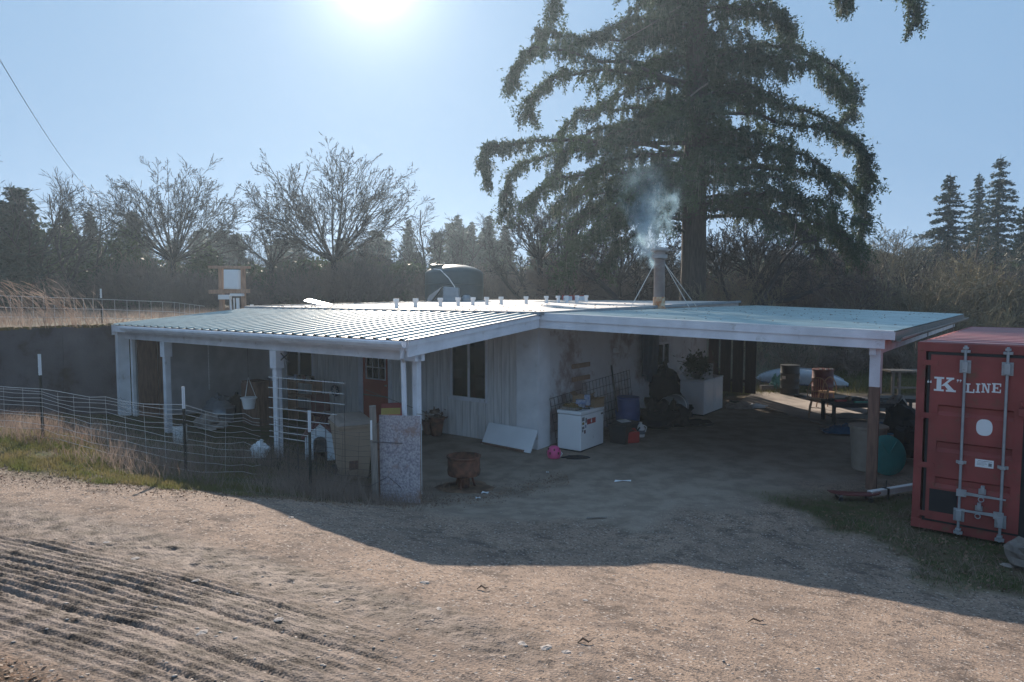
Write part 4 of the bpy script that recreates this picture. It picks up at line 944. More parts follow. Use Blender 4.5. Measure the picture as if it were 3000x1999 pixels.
t = thing('pale_bucket', 'cream bucket wedged between the heap and the washer', 'bucket', tuple(at_t(1573, 950) + Vector((-.25, .3, .0)))); part('bucket', MB().lathe([(.13, 0), (.17, .55), (.19, .56), (.19, .62)], (0, 0, .2), 18), 'cream', t, smooth=True); part('stand', MB().lathe([(.15, 0), (.15, .2)], (0, 0, 0), 14), 'blackfab', t)
# hanging blue cloth over the window
b0_, zt_ = wallpt(1466, 776); b1_, _ = wallpt(1508, 776); zl_ = .98
cl = MB(); n_ = 22; vs = []
for j in range(7):
    for i in range(n_):
        f_ = i / (n_ - 1); b_v = b0_ + (b1_ - b0_) * f_ * (1 - .06 * j / 6 * sin(f_ * 3)); z_v = 2.62 + (zl_ - 2.62) * j / 6 + (.1 * sin(f_ * 9) if j == 6 else 0); vs.append(hp(.24 - .035 * sin(f_ * 22 + j * .3), b_v, z_v))
cl.add(vs, [(j * n_ + i, j * n_ + i + 1, (j + 1) * n_ + i + 1, (j + 1) * n_ + i) for j in range(6) for i in range(n_ - 1)])
ct = thing('hanging_blanket', 'dark blue blanket hung on the wall beside the small window', 'blanket', tuple(hp(0, b0_)), world=True); part('blanket', cl, 'navy', ct, smooth=True); part('nail_strip', MB().beam(hp(.27, b0_, 2.66), hp(.27, b1_, 2.66), .03, .04), 'greywood', ct)
# rag pile at slats
p = at_t(1700, 938); t = thing('rag_pile', 'pale rags and a plate on the dirt below the dark boards', 'rags', tuple(p)); part('cloth', MB().blob((0, 0, .05), (.4, .22, .14), 77, 18, 8, .4), 'stone', t, smooth=True); part('cloth', MB().blob((.5, .05, .03), (.3, .15, .08), 78, 16, 8, .4), 'foam', t, smooth=True); part('plate', MB().lathe([(.1, .1), (.16, .14), (.15, .15)], (-.15, 0, .06), 16), 'black', t)
p = at_t(1757, 934); solo('garden_hose', MB().tube([(-.45, .1, .02), (-.2, -.12, .02), (.15, -.16, .02), (.5, 0, .02)], .015, 6), 'pvc', 'curved pale hose piece on the slab edge by the rags', 'hose', loc=tuple(p))
# ================================================================ BACK YARD
# concrete slab under and beyond the carport
sl0 = [at(1735, 903), at(1790, 905), at(2180, 925), at(2400, 1010), at(2120, 1040), at(2000, 1012), at(1920, 985), at(1830, 960), at(1757, 938), at(1700, 925)]
sb_ = MB(); sb_.add([(p.x, p.y, .045) for p in sl0] + [(p.x, p.y, -.05) for p in sl0], [tuple(range(9, -1, -1))] + [(i, i + 10, (i + 1) % 10 + 10, (i + 1) % 10) for i in range(10)])
sb_.f[0] = tuple(range(10)); so_ = part('patio_slab', sb_, 'slab', None, kind='structure'); so_['label'] = 'pale concrete patio slab at the back of the carport'
def drum(px, py, rr, hh, m, lab, bands, extra=None):
    p = at_t(px, py); t = thing('barrel', lab, 'barrel', (p.x, p.y, max(p.z, .0)))
    pr = [(rr * .92, 0), (rr, .02)]
    for k in range(1, 4): z = hh * k / 4; pr += [(rr, z - .025), (rr * 1.035, z - .012), (rr * 1.035, z + .012), (rr, z + .025)]
    pr += [(rr, hh - .02), (rr * .97, hh)]
    part('body', MB().lathe(pr, (0, 0, 0), 28), m, t, smooth=True); part('lid', MB().lathe([(rr * 1.03, 0), (rr * 1.04, .03), (rr * .98, .035)], (0, 0, hh), 28), m, t, smooth=True)
    if bands: 
        for an in (-2.6, -.5): part('label_patch', MB().box((rr * 1.03 * cos(an), rr * 1.03 * sin(an), hh * .62), (.02, .12, .1), an), 'pvc', t)
    if extra:
        for an in (-2.3, -1.6, -.8): part('cap', MB().box((rr * .8 * cos(an), rr * .8 * sin(an), hh + .05), (.09, .05, .04), an), 'pvc', t)
    return t
drum(1814, 908, .29, .95, 'black', 'black plastic barrel standing before the upturned boat', True)
drum(1889, 925, .30, .98, 'dred', 'dark red steel drum behind the wooden chair', False, True)
p = at_t(1838, 915); solo('small_tyre', MB().tube([(.14 * cos(t), .14 * sin(t), .05) for t in [i * pi / 8 for i in range(17)]], .05, 8), 'black', 'small black ring lying right of the black barrel', 'ring', loc=tuple(p), smooth=True)
# upturned boat
q0, q1 = atd(1733, 884, 25.2), atd(1950, 893, 23.6); mid = (q0 + q1) / 2; L_ = (q1 - q0).xy.length
bt = thing('boat', 'upturned white and pale blue boat on the grass behind the barrels', 'boat', (mid.x, mid.y, 0.0), math.atan2(q1.y - q0.y, q1.x - q0.x))
vs = []; n1, n2 = 25, 11
for i in range(n1):
    f_ = i / (n1 - 1) * 2 - 1; w_ = .42 * (1 - abs(f_) ** 2.6) + .01; hh = .10 + .42 * (1 - abs(f_) ** 2.4)
    for j in range(n2):
        an = pi * j / (n2 - 1); vs.append((f_ * L_ / 2, -w_ * cos(an), .08 + (hh) * (sin(an) ** .7)))
hu = part('hull', MB().add(vs, [(i * n2 + j, (i + 1) * n2 + j, (i + 1) * n2 + j + 1, i * n2 + j + 1) for i in range(n1 - 1) for j in range(n2 - 1)]), 'canoe', bt, smooth=True)
part('keel', MB().tube([(f_ * L_ / 2, 0, .20 + .42 * (1 - abs(f_) ** 2.4)) for f_ in [k / 10 - .9 for k in range(19)]], .02, 6), 'canoe', bt)
part('gunwale', MB().tube([(f_ * L_ / 2, -.43 * (1 - abs(f_) ** 2.6) - .01, .08) for f_ in [k / 10 - 1 for k in range(21)]], .022, 6), 'bluepl', bt)
part('prop_block', MB().box((L_ * .42, -.1, .04), (.35, .3, .14)), 'stone', bt)
p = at_t(1762, 899); t = solo('cinder_block', MB().box((0, 0, .1), (.42, .2, .2)), 'stone', 'grey concrete block on the grass below the boat bow', 'block', loc=tuple(p), bevel=.01)
p = at_t(1783, 893); t = thing('green_bag', 'crumpled pale green bag by the grey block', 'bag', tuple(p)); part('bag', MB().blob((0, 0, .15), (.22, .16, .25), 81, 14, 9, .4), 'palegreen', t); part('tie', MB().tube([(0, 0, .3), (-.03, 0, .42)], .02, 6), 'palegreen', t)
# windsor chair
cp = at_t(1884, 966); ch_ = thing('windsor_chair', 'round-backed wooden spindle chair on the patio slab', 'chair', (cp.x + .02, cp.y + .22, .045), radians(158))
seat_z = .44
seat = MB().lathe([(.21, 0), (.235, .012), (.235, .035), (.2, .045)], (0, 0, seat_z), 24); part('seat', seat, 'palewood', ch_, smooth=True)
for sx, sy in ((-1, -1), (1, -1), (-1, 1), (1, 1)): part('leg', MB().tube([(sx * .13, sy * .13, seat_z), (sx * .17, sy * .17, .26), (sx * .2, sy * .2, 0)], [.016, .022, .013], 8), 'palewood', ch_, smooth=True)
for a_, b_ in (((-.165, -.165, .24), (-.165, .165, .24)), ((.165, -.165, .24), (.165, .165, .24)), ((-.165, 0, .24), (.165, 0, .24))): part('stretcher', MB().tube([a_, b_], .011, 6), 'palewood', ch_)
arc = [(.25 * cos(t) * (1 if abs(cos(t)) > .01 else 0), .15 + .14 * sin(t) * .9, seat_z + .05 + .58 * sin(t) ** .8) for t in [i * pi / 16 for i in range(17)]]
part('hoop', MB().tube(arc, .014, 8), 'palewood', ch_, smooth=True)
for k in range(-4, 5):
    x = k * .045; t_ = math.acos(max(-1, min(1, x * 1.25 / .25))); part('spindle', MB().tube([(x, .16, seat_z + .02), (x * 1.25, .15 + .126 * sin(t_), seat_z + .05 + .58 * sin(t_) ** .8)], .007, 6), 'palewood', ch_)
arm = [(.27 * cos(t), .0 + .2 * sin(t), seat_z + .26) for t in [i * pi / 12 for i in range(13)]]
part('arm_rail', MB().tube([(.27, -.14, seat_z + .25)] + arm + [(-.27, -.14, seat_z + .25)], .014, 8), 'palewood', ch_, smooth=True)
for sx in (-1, 1): part('arm_post', MB().tube([(sx * .2, -.1, seat_z + .03), (sx * .265, -.12, seat_z + .25)], .011, 6), 'palewood', ch_)
# chair pair peeking behind
p = at_t(1905, 945); t = thing('hoop_chair', 'second wooden chair back hidden behind the spindle chair', 'chair', (p.x + .05, p.y + .3, .045), radians(190))
part('seat', MB().lathe([(.2, 0), (.22, .03)], (0, 0, .44), 18), 'palewood', t); part('hoop', MB().tube([(.22 * cos(a_), .14, .48 + .42 * sin(a_)) for a_ in [i * pi / 12 for i in range(13)]], .014, 8), 'palewood', t)
for sx, sy in ((-1, -1), (1, -1), (-1, 1), (1, 1)): part('leg', MB().tube([(sx * .13, sy * .13, .44), (sx * .18, sy * .18, 0)], .015, 6), 'palewood', t)
# low tables
def table(px0, py0, L_, W2_, hh, rz, lab, m='black', topm=None):
    p = at_t(px0, py0); t = thing('low_table', lab, 'table', (p.x, p.y, .045), rz)
    part('tabletop', MB().bb(0, L_, 0, W2_, hh - .04, hh), topm or m, t, bevel=.004)
    for x in (.04, L_ - .04):
        for y in (.04, W2_ - .04): part('leg', MB().box((x, y, (hh - .04) / 2), (.07, .07, hh - .04)), m, t)
    part('shelf', MB().bb(.08, L_ - .08, .02, W2_ - .02, .14, .16), m, t)
    part('apron', MB().bb(.08, L_ - .08, .01, .03, hh - .1, hh - .041), m, t)
    return t, p
t1, tp1 = table(1913, 980, 1.75, .75, .52, radians(-3), 'dark low slatted table holding tools beside the wooden chair')
t2, tp2 = table(2010, 962, 1.1, .6, .5, radians(-10), 'dark low table behind the porch post by the container')
def ontab(x, y, dz=0): return (tp1.x + x, tp1.y + y, .045 + .52 + dz)
for (x, y, w, d, h, rz, m_, lab, nm) in ((.35, .35, .3, .08, .05, .2, 'red', 'red tool case on the dark low table', 'tool_case'), (.75, .15, .34, .06, .04, .1, 'palegreen', 'green handled tool on the dark low table', 'hand_tool'),
        (.6, .55, .9, .1, .05, .03, 'black', 'long black box at the back of the low table', 'tool_box'), (1.15, .2, .4, .05, .03, -.1, 'steel', 'steel bar at the right end of the low table', 'steel_bar'), (.62, .5, .12, .1, .09, .4, 'card', 'small brown carton on the low table', 'carton')):
    o = thing(nm, lab, nm.replace('_', ' '), ontab(x, y), rz); part('body', MB().box((0, 0, h / 2), (w, d, h)), m_, o, bevel=.006); part('grip', MB().box((w * .3, 0, h + .012), (w * .25, d * .5, .024)), 'black', o)
# blue tarp heap
p = at_t(1985, 1000); tpz = thing('blue_tarp', 'crumpled shiny blue tarp heaped in front of the low tables', 'tarp', (p.x, p.y + .15, 0.02), -.15)
n1, n2 = 44, 22; X_, Y_ = np.meshgrid(np.linspace(-1, 1, n1), np.linspace(-1, 1, n2)); rr_ = np.sqrt(X_ ** 2 + Y_ ** 2)
Z_ = np.clip(1 - rr_ ** 3, 0, 1) * (.12 + .32 * np.abs(fbm(X_ * 3.1 + 5, Y_ * 2.6, 71)) + .2 * np.abs(fbm(X_ * 7, Y_ * 6, 73))) + .02
idn = np.arange(n1 * n2).reshape(n2, n1); mesh_np('sheet', np.stack([(X_ * .85).ravel(), (Y_ * .35).ravel(), Z_.ravel()], 1), np.stack([idn[:-1, :-1].ravel(), idn[:-1, 1:].ravel(), idn[1:, 1:].ravel(), idn[1:, :-1].ravel()], 1), 'tarp', tpz)
part('crate', MB().box((.55, .05, .12), (.5, .4, .24)), 'tarp', tpz, bevel=.03)
# bins behind post
p = at_t(2026, 1096); bn = thing('round_bin', 'cream round bin with a teal lid leaning on it behind the post', 'bin', (p.x, p.y + .5, p.z))
part('tub', MB().lathe([(.24, 0), (.26, .02), (.31, .78), (.335, .79), (.335, .83), (.30, .83)], (0, 0, 0), 28), 'cream', bn, smooth=True)
p = at_t(2036, 1093); ld = thing('teal_lid', 'large round teal lid stood on edge against the bin behind the post', 'lid', (p.x, p.y, p.z), .1)
vs_ = MB(); vs_.lathe([(.33, -.02), (.355, -.015), (.36, .02), (.30, .05), (.1, .065), (0, .066)], (0, 0, 0), 32)
mr = Matrix.Rotation(radians(78), 3, 'X'); vs_.v = [tuple(mr @ Vector(v) + Vector((0, 0, .37))) for v in vs_.v]; part('disc', vs_, 'teal', ld, smooth=True)
rb = MB(); [rb.tube([(.3 * cos(a_), 0, .37 + .3 * sin(a_)), (-.3 * cos(a_), 0, .37 - .3 * sin(a_))], .012, 5) for a_ in (0, pi / 3, 2 * pi / 3)]; rb.v = [(x, y - .05, z) for x, y, z in rb.v]; part('rib', rb, 'teal', ld)
# bag heap next to the container
for i, (px, py, rx_, hz_, m_, lab) in enumerate(((2070, 1010, .35, .75, 'blackfab', 'tall black bag squeezed between table and container'), (2085, 1060, .3, .6, 'blackfab', 'lower black bag by the container corner'), (2062, 980, .25, .7, 'stone', 'pale grey sack on top of the bags by the container'))):
    p = at_t(px, py); t = thing('rubbish_bag', lab, 'bag', tuple(p)); part('bag', MB().blob((0, 0, hz_ * .5), (rx_, rx_, hz_ * .55), 90 + i, 16, 10, .35), m_, t, smooth=True); part('knot', MB().tube([(0, 0, hz_), (.04, 0, hz_ + .1)], [.05, .03], 6), m_, t)
# bench table at the back right
p = at_t(2052, 908); t = thing('bench_table', 'grey outdoor bench table on the grass beyond the container', 'table', tuple(p), -.05)
part('tabletop', MB().bb(-.1, 1.6, 0, .6, .74, .79), 'greywood', t)
for x in (0, .2, 1.3, 1.5): part('leg', MB().box((x + .03, .1, .37), (.08, .08, .74)), 'greywood', t)
part('rail', MB().bb(.0, 1.5, .08, .12, .2, .26), 'greywood', t)
# skateboard-like disc and pipe
p = at_t(1962, 1150); sk = thing('skateboard', 'dark skateboard lying near the foot of the porch post', 'skateboard', tuple(p), radians(-8))
dk_ = [(.4 * cos(t) * (1 if abs(cos(t)) > 0 else 0), .11 * sin(t)) for t in [i * 2 * pi / 24 for i in range(24)]]
part('deck', MB().add([(x, y, .095 + .04 * abs(x / .4) ** 4) for x, y in dk_] + [(x, y, .11 + .04 * abs(x / .4) ** 4) for x, y in dk_], [tuple(range(23, -1, -1)), tuple(range(24, 48))] + [(i, (i + 1) % 24, (i + 1) % 24 + 24, i + 24) for i in range(24)]), 'dred', sk)
for x in (-.22, .22):
    part('truck', MB().box((x, 0, .075), (.05, .16, .03)), 'steel', sk)
    for y in (-.09, .09): part('wheel', MB().tube([(x, y - .02, .035), (x, y + .02, .035)], .035, 12), 'black', sk)
p = at_t(1998, 1152); q = at_t(2092, 1136); z0 = max(p.z, q.z) + .07
pi_ = thing('plastic_pipe', 'grey-white square downpipe offcut propped by the container corner', 'pipe', (p.x, p.y, z0), math.atan2(q.y - p.y, q.x - p.x)); Lp = (q - p).length + .12
k = MB().bb(0, Lp, -.045, .045, 0, .008).bb(0, Lp, -.045, .045, .082, .09).bb(0, Lp, -.045, -.037, .008, .082).bb(0, Lp, .037, .045, .008, .082); part('pipe', k, 'pvc', pi_); part('clamp', MB().box((.36, 0, .045), (.04, .11, .11)).tube([(.36, 0, .05), (.38, 0, .22)], .012, 6).tube([(.36, -.05, 0), (.36, -.05, -.1)], .02, 6), 'black', pi_)
# rock at right edge
p = at_t(2358, 1305); t = solo('boulder', MB().blob((0, 0, .14), (.2, .2, .2), 101, 16, 10, .25), 'rock', 'grey boulder at the container foot on the right edge', 'boulder', loc=tuple(p), smooth=False)

# ================================================================ PORCH THINGS
def ph(a, b, z=None): p = hp(a, b); return (p.x, p.y, g1(p.x, p.y) if z is None else z)
def on_b(px, b):       # a-coordinate where the photo's column px meets house line b
    r = ray(px, 900); k = r.x / r.y; return (A0.x + V_.x * b - k * (A0.y + V_.y * b)) / (k * U.y - U.x)
t = thing('hanging_planter', 'white hanging planter pot under the porch beam', 'planter', ph(on_b(571, -2.9), -2.9, 0)); zp = lambda y, d: CAM_H + (680 - y) / 1569 * d
dpl = t.location.y
zb_, zt_ = zp(941, dpl), zp(917, dpl); part('pot', MB().lathe([(.11, zb_), (.15, zt_), (.17, zt_), (.17, zt_ + .02), (.14, zt_ + .02)], (0, 0, 0), 20), 'pvc', t, smooth=True)
for an in (.3, 2.4, 4.5): part('hanger', MB().tube([(.15 * cos(an), .15 * sin(an), zt_), (0, 0, zt_ + .45)], .005, 4), 'pvc', t)
part('hook', MB().tube([(0, 0, zt_ + .45), (0, 0, 2.34)], .004, 4), 'dwire', t)
t = thing('chain', 'thin pale chain dangling inside the porch, left of the planter', 'chain', ph(on_b(481, -2.2), -2.2, 0))
for k in range(40): part('chain_link', MB().box((0, 0, 2.3 - k * .035), (.022, .006, .03), k * 1.4, 0, .2), 'pvc', t)
# sign: round dark disc hanging
t = thing('hanging_ornament', 'dark round ornament with pale pattern hanging on the porch wall', 'ornament', ph(on_b(770, .40), .40, 0), HR); zc2 = zp(899, t.location.y)
disc = MB().lathe([(.16, -.008), (.16, .008)], (0, 0, 0), 8); mr = Matrix.Rotation(pi / 2, 3, 'X'); disc.v = [tuple(mr @ Vector(v) + Vector((0, 0, zc2))) for v in disc.v]; part('disc', disc, 'navy', t)
part('pattern', MB().box((0, -.014, zc2), (.24, .006, .02)).box((0, -.016, zc2), (.02, .006, .24)).box((0, -.018, zc2), (.2, .006, .016), 0, 0, .78).box((0, -.02, zc2), (.2, .006, .016), 0, 0, -.78), 'pvc', t); part('cord', MB().tube([(0, 0, zc2 + .16), (0, 0, 2.3)], .005, 4), 'pvc', t)
# grey boards/box behind
for i, (px, b, w, h, z0_, m_, lab, nm) in enumerate(((455, -1.2, .9, .62, 0, 'blackfab', 'large black bag in the far corner of the porch', 'porch_bag'), (500, -1.9, .8, .5, 0, 'flash', 'grey sack beside the black bag in the porch', 'porch_sack'),
        (540, -1.0, .6, .4, 0, 'blackfab', 'low dark bag under the hanging planter', 'low_bag'))):
    t = thing(nm, lab, 'bag', ph(on_b(px, b), b)); part('bag', MB().blob((0, 0, h * .55), (w / 2, w / 2.2, h * .72), 120 + i, 16, 10, .35), m_, t, smooth=True); part('knot', MB().tube([(0, 0, h), (.05, 0, h + .2)], [.05, .04], 6), m_, t)
t = thing('brown_cabinet', 'dark brown wooden cabinet behind the middle porch post', 'cabinet', ph(on_b(592, -1.2), -1.2), HR); part('body', MB().box((0, 0, .55), (.7, .45, 1.1)), 'brownwood', t, bevel=.01); part('door', MB().box((-.17, -.235, .55), (.33, .02, 1.0)), 'brownwood', t); part('door', MB().box((.17, -.235, .55), (.33, .02, 1.0)), 'brownwood', t)
t = thing('shelf_rack', 'reddish wooden rack with jars under the porch window', 'shelf', ph(on_b(700, -.3), -.3), HR)
for x in (-.5, .5): part('side', MB().box((x, 0, .55), (.04, .3, 1.1)), 'redbrown', t)
for z in (.3, .68, 1.05): part('shelf', MB().box((0, 0, z), (.96, .3, .03)), 'redbrown', t)
for k in range(5): part('jar', MB().lathe([(.05, 0), (.05, .13), (.03, .15)], (-.36 + .17 * k, 0, 1.066), 10), ('print', 'cream', 'dred', 'stone', 'blackfab')[k], t)
for (px, b, h, m_, lab) in ((740, -.9, .8, 'dred', 'dark red plastic chair behind the kennel'), (905, -1.0, .85, 'red', 'red chair behind the tan wheeled bin')):
    t = thing('plastic_chair', lab, 'chair', ph(on_b(px, b), b), R.uniform(-.5, .5)); part('seat', MB().box((0, 0, .42), (.45, .42, .03)), m_, t, bevel=.01); part('backrest', MB().box((0, .2, .68), (.45, .03, .42), 0, -.15), m_, t, bevel=.01)
    for sx in (-.2, .2):
        for sy in (-.18, .18): part('leg', MB().box((sx, sy, .2), (.035, .035, .4)), m_, t)
for (px, b, m_, lab, hh) in ((985, .25, 'brownwood', 'brown plant pot at the foot of the siding wall', .42), (1003, .2, 'rust', 'small orange pot against the siding wall', .6)):
    t = thing('plant_pot', lab, 'pot', ph(on_b(px, b), b)); part('pot', MB().lathe([(.11, 0), (.17, hh * .6), (.19, hh * .62), (.19, hh * .72)], (0, 0, 0), 16), m_, t, smooth=True)
    n_ = 60; c_ = rng.normal(0, .08, (n_, 3)) + [0, 0, hh * .8]; mesh_np('dead_stems', c_[:, None] + rng.normal(0, .05, (n_, 3, 3)), np.arange(n_ * 3).reshape(-1, 3), 'dry', t)
# doghouse
p = at_t(733, 1062); dg = thing('dog_kennel', 'white plastic dog kennel with an arched door behind the fence', 'kennel', tuple(p + Vector((0, .1, 0))), radians(10))
W_ = .29; hh = .72; arch = [(-.13, .02)] + [(-.13, .34)] + [(.13 * cos(t), .34 + .13 * sin(t)) for t in [pi - i * pi / 8 for i in range(1, 8)]] + [(.13, .34), (.13, .02)]
outer = [(-W_, 0), (-W_ * .97, .46), (-.08, hh), (.08, hh), (W_ * .97, .46), (W_, 0)]
face = MB()   # face pieces around the arch
L1 = [(-W_, 0), (-.13, 0), (-.13, .34), (-.12, .40), (-.09, .435), (-.05, .46), (0, .47), (0, hh), (-.08, hh), (-W_ * .97, .46)]
R1 = [(-x, z) for x, z in L1][::-1]
face.prism(L1, 0, .05).prism(R1, 0, .05); part('front', face, 'dogwhite', dg)
part('shell', MB().add([(x, .05, z) for x, z in outer] + [(x, .75, z) for x, z in outer], [(i, i + 1, i + 7, i + 6) for i in range(5)] + [(6, 7, 8, 9, 10, 11)]), 'dogwhite', dg)
part('roof', MB().hexa([(-.36, -.02, .47), (-.33, -.02, .42), (-.33, .8, .42), (-.36, .8, .47)], [(-.02, -.02, hh + .06), (-.0, -.02, hh + .01), (-.0, .8, hh + .01), (-.02, .8, hh + .06)]), 'dred', dg)
part('roof', MB().hexa([(.33, -.02, .42), (.36, -.02, .47), (.36, .8, .47), (.33, .8, .42)], [(.0, -.02, hh + .01), (.02, -.02, hh + .06), (.02, .8, hh + .06), (.0, .8, hh + .01)]), 'dred', dg)
# wheeled bin
p = at_t(803, 1108); wbn = thing('wheeled_bin', 'tall tan wheeled rubbish bin with a closed lid', 'bin', tuple(p + Vector((0, .25, 0))), radians(28))
part('body', MB().hexa([(-.22, -.24, .04), (.22, -.24, .04), (.22, .24, .04), (-.22, .24, .04)], [(-.31, -.33, .98), (.31, -.33, .98), (.31, .36, .98), (-.31, .36, .98)]), 'beige', wbn, bevel=.03)
part('rim', MB().hexa([(-.33, -.35, .96), (.33, -.35, .96), (.33, .38, .96), (-.33, .38, .96)], [(-.335, -.355, 1.01), (.335, -.355, 1.01), (.335, .385, 1.01), (-.335, .385, 1.01)]), 'beige', wbn, bevel=.01)
ldw = part('lid', MB().hexa([(-.35, -.38, 1.015), (.35, -.38, 1.015), (.35, .40, 1.04), (-.35, .40, 1.04)], [(-.27, -.28, 1.06), (.27, -.28, 1.06), (.27, .38, 1.13), (-.27, .38, 1.13)]), 'lidgrey', wbn, bevel=.03)
part('lid_rib', MB().hexa([(-.16, -.18, 1.055), (.16, -.18, 1.055), (.16, .26, 1.1), (-.16, .26, 1.1)], [(-.13, -.14, 1.085), (.13, -.14, 1.085), (.13, .22, 1.13), (-.13, .22, 1.13)]), 'lidgrey', ldw, bevel=.015)
part('recess', MB().box((-.05, -.262, .30), (.16, .03, .16), 0, .09), 'brownwood', wbn)
for x in (-.26, .26): part('wheel', MB().tube([(x - .03, .25, .12), (x + .03, .25, .12)], .12, 20), 'black', wbn, smooth=True)
part('handle', MB().tube([(-.26, .4, .96), (-.26, .46, 1.02), (.26, .46, 1.02), (.26, .4, .96)], .018, 8), 'beige', wbn)
# box of produce / charcoal bag on the board top corner
op0, op1 = atY(871, 10.30), atY(963, 10.15)
ob = thing('board_gate', 'upright grey chipboard sheet standing as a gate by the fence end', 'board', tuple(op0), math.atan2(op1.y - op0.y, op1.x - op0.x)); Lb = (op1 - op0).length
part('sheet', MB().hexa([(0, 0, -.02), (Lb, 0, -.02), (Lb, .015, -.02), (0, .015, -.02)], [(-.02, .03, 1.32), (Lb, .03, 1.33), (Lb, .045, 1.33), (-.02, .045, 1.32)]), 'osb', ob)
part('batten', MB().box((.04, .06, .6), (.09, .04, 1.2)), 'osbedge', ob); part('batten', MB().box((Lb - .05, .06, .6), (.09, .04, 1.2)), 'osbedge', ob)
p = atY(858, 10.25); wp_ = thing('wooden_post', 'square weathered wooden post at the end of the wire fence', 'post', (p.x, p.y, p.z - .1), .2)
part('timber', MB().box((0, 0, .78), (.10, .10, 1.56), 0, 0, -.02), 'greywood', wp_); part('wire_tie', MB().tube([(.06 * cos(t), .06 * sin(t), 1.02) for t in [i * pi / 4 for i in range(9)]], .006, 4).tube([(0, -.06, 1.02), (.45, -.1, .98)], .006, 4), 'dwire', wp_); part('wire_tie', MB().tube([(-.05, -.06, .35), (.2, -.15, .5), (.4, -.1, .3)], .005, 4), 'dwire', wp_); part('hasp', MB().box((-.04, -.055, 1.2), (.03, .012, .3)), 'pvc', wp_)
cbp = atd(898, 960, 10.72); t = thing('snack_carton', 'red and yellow printed carton standing behind the chipboard sheet', 'carton', (cbp.x, cbp.y, cbp.z - .08), .15); part('carton', MB().box((0, 0, .07), (.3, .2, .14)), 'red', t); part('flap', MB().box((0, .02, .17), (.3, .17, .02), 0, .5), 'yellow', t); part('decal', MB().box((-.06, -.103, .06), (.08, .004, .06)).box((.08, -.103, .07), (.06, .004, .04)), 'paper', t)
t = thing('support_crate', 'dark crate stack under the red and yellow carton', 'crates', (cbp.x, cbp.y, g1(cbp.x, cbp.y)), .15); hs = cbp.z - .085 - t.location.z
for k in range(3): part('crate', MB().box((0, .05, hs * (k + .5) / 3), (.42, .34, hs / 3 - .01), R.uniform(-.05, .05)), 'brownwood', t, bevel=.01)
# white bits by the fence
for (px, py, w, h, m_, lab, nm) in ((414, 1018, .26, .36, 'pvc', 'pale blue-white tub standing behind the left fence', 'plastic_tub'),):
    p = at_t(px, py); t = thing(nm, lab, 'tub', tuple(p)); part('tub', MB().lathe([(w * .42, 0), (w * .5, .03), (w * .52, h), (w * .47, h)], (0, 0, 0), 20), m_, t, smooth=True); part('rim', MB().lathe([(w * .53, h - .03), (w * .54, h)], (0, 0, 0), 20), m_, t)
p = at_t(598, 1052); t = thing('white_sack', 'round white sack sitting in the weeds at the middle post', 'sack', tuple(p)); part('sack', MB().blob((0, 0, .12), (.16, .15, .17), 131, 16, 10, .25), 'foam', t, smooth=True); part('knot', MB().tube([(0, 0, .26), (.04, 0, .34)], [.02, .04], 6), 'foam', t)
p = at_t(480, 985); t = thing('grey_sack', 'pale grey crumpled sack lying behind the fence', 'sack', tuple(p)); part('sack', MB().blob((0, 0, .12), (.32, .22, .2), 132, 16, 10, .35), 'stone', t, smooth=True); part('fold', MB().blob((.3, 0, .1), (.14, .12, .12), 133, 12, 8, .35), 'stone', t, smooth=True)

# ================================================================ FENCES
def tpost(px, py, hh, lab, wt=.34, base=None):
    p = at_t(px, py) if base is None else base
    t = thing('fence_post', lab, 'fence post', (p.x, p.y, p.z - .05), R.uniform(-.1, .1)); hh += .05
    part('stem', MB().bb(-.022, .022, -.003, .003, 0, hh - wt).bb(-.003, .003, -.03, -.0035, 0, hh - wt), 'post', t)
    k = MB().bb(-.024, .024, -.0035, .0035, hh - wt + .0005, hh).bb(-.0035, .0035, -.032, -.004, hh - wt + .0005, hh)
    part('painted_top', k, 'sticker', t)
    for i in range(12): part('stud', MB().box((0, -.036, .2 + i * (hh - .3) / 12), (.012, .01, .018)), 'post' if .2 + i * (hh - .3) / 12 < hh - wt else 'sticker', t)
    return t
tpost(99, 1010, 1.38, 'white-topped steel post at the left end of the near fence'); tpost(427, 1090, 1.36, 'white-topped steel post in the middle of the near fence'); tpost(714, 1132, 1.30, 'white-topped steel post in front of the kennel')
fb = atd(234, 735, 19.0); fb.z = float(up_at(fb.x, fb.y)); tpost(0, 0, CAM_H + (680 - 664) / 1569 * 19.0 - fb.z, 'white-topped steel post on the raised field fence', .26, fb)
# near woven-wire fence: stations (px, base_y, top_y)
st_ = [(-160, 985, 862), (99, 1012, 892), (250, 1050, 912), (427, 1090, 932), (560, 1095, 950), (640, 1098, 964), (714, 1128, 976), (858, 1150, 990)]
bs = []; 
for px, by, ty in st_:
    b_ = at_t(px, by); zt_ = CAM_H + ray(px, ty).z * (b_.y / ray(px, ty).y); bs.append((b_, zt_))
fc = thing('wire_fence', 'sagging woven wire fence along the driveway edge', 'fence', tuple(bs[3][0]), world=True)
rows = [0, .14, .28, .40, .51, .61, .70, .79, .87, .94, 1.0]
def fpt(i, f, r):
    (b0, t0), (b1, t1) = bs[i], bs[i + 1]; b_ = b0.lerp(b1, f); zt_ = t0 + (t1 - t0) * f; zb2 = b_.z + .06
    sag = -.05 * sin(pi * f) * r; lean = .06 * sin((i + f) * 2.1) * r
    return Vector((b_.x + lean, b_.y - lean, zb2 + (zt_ - zb2) * r + sag))
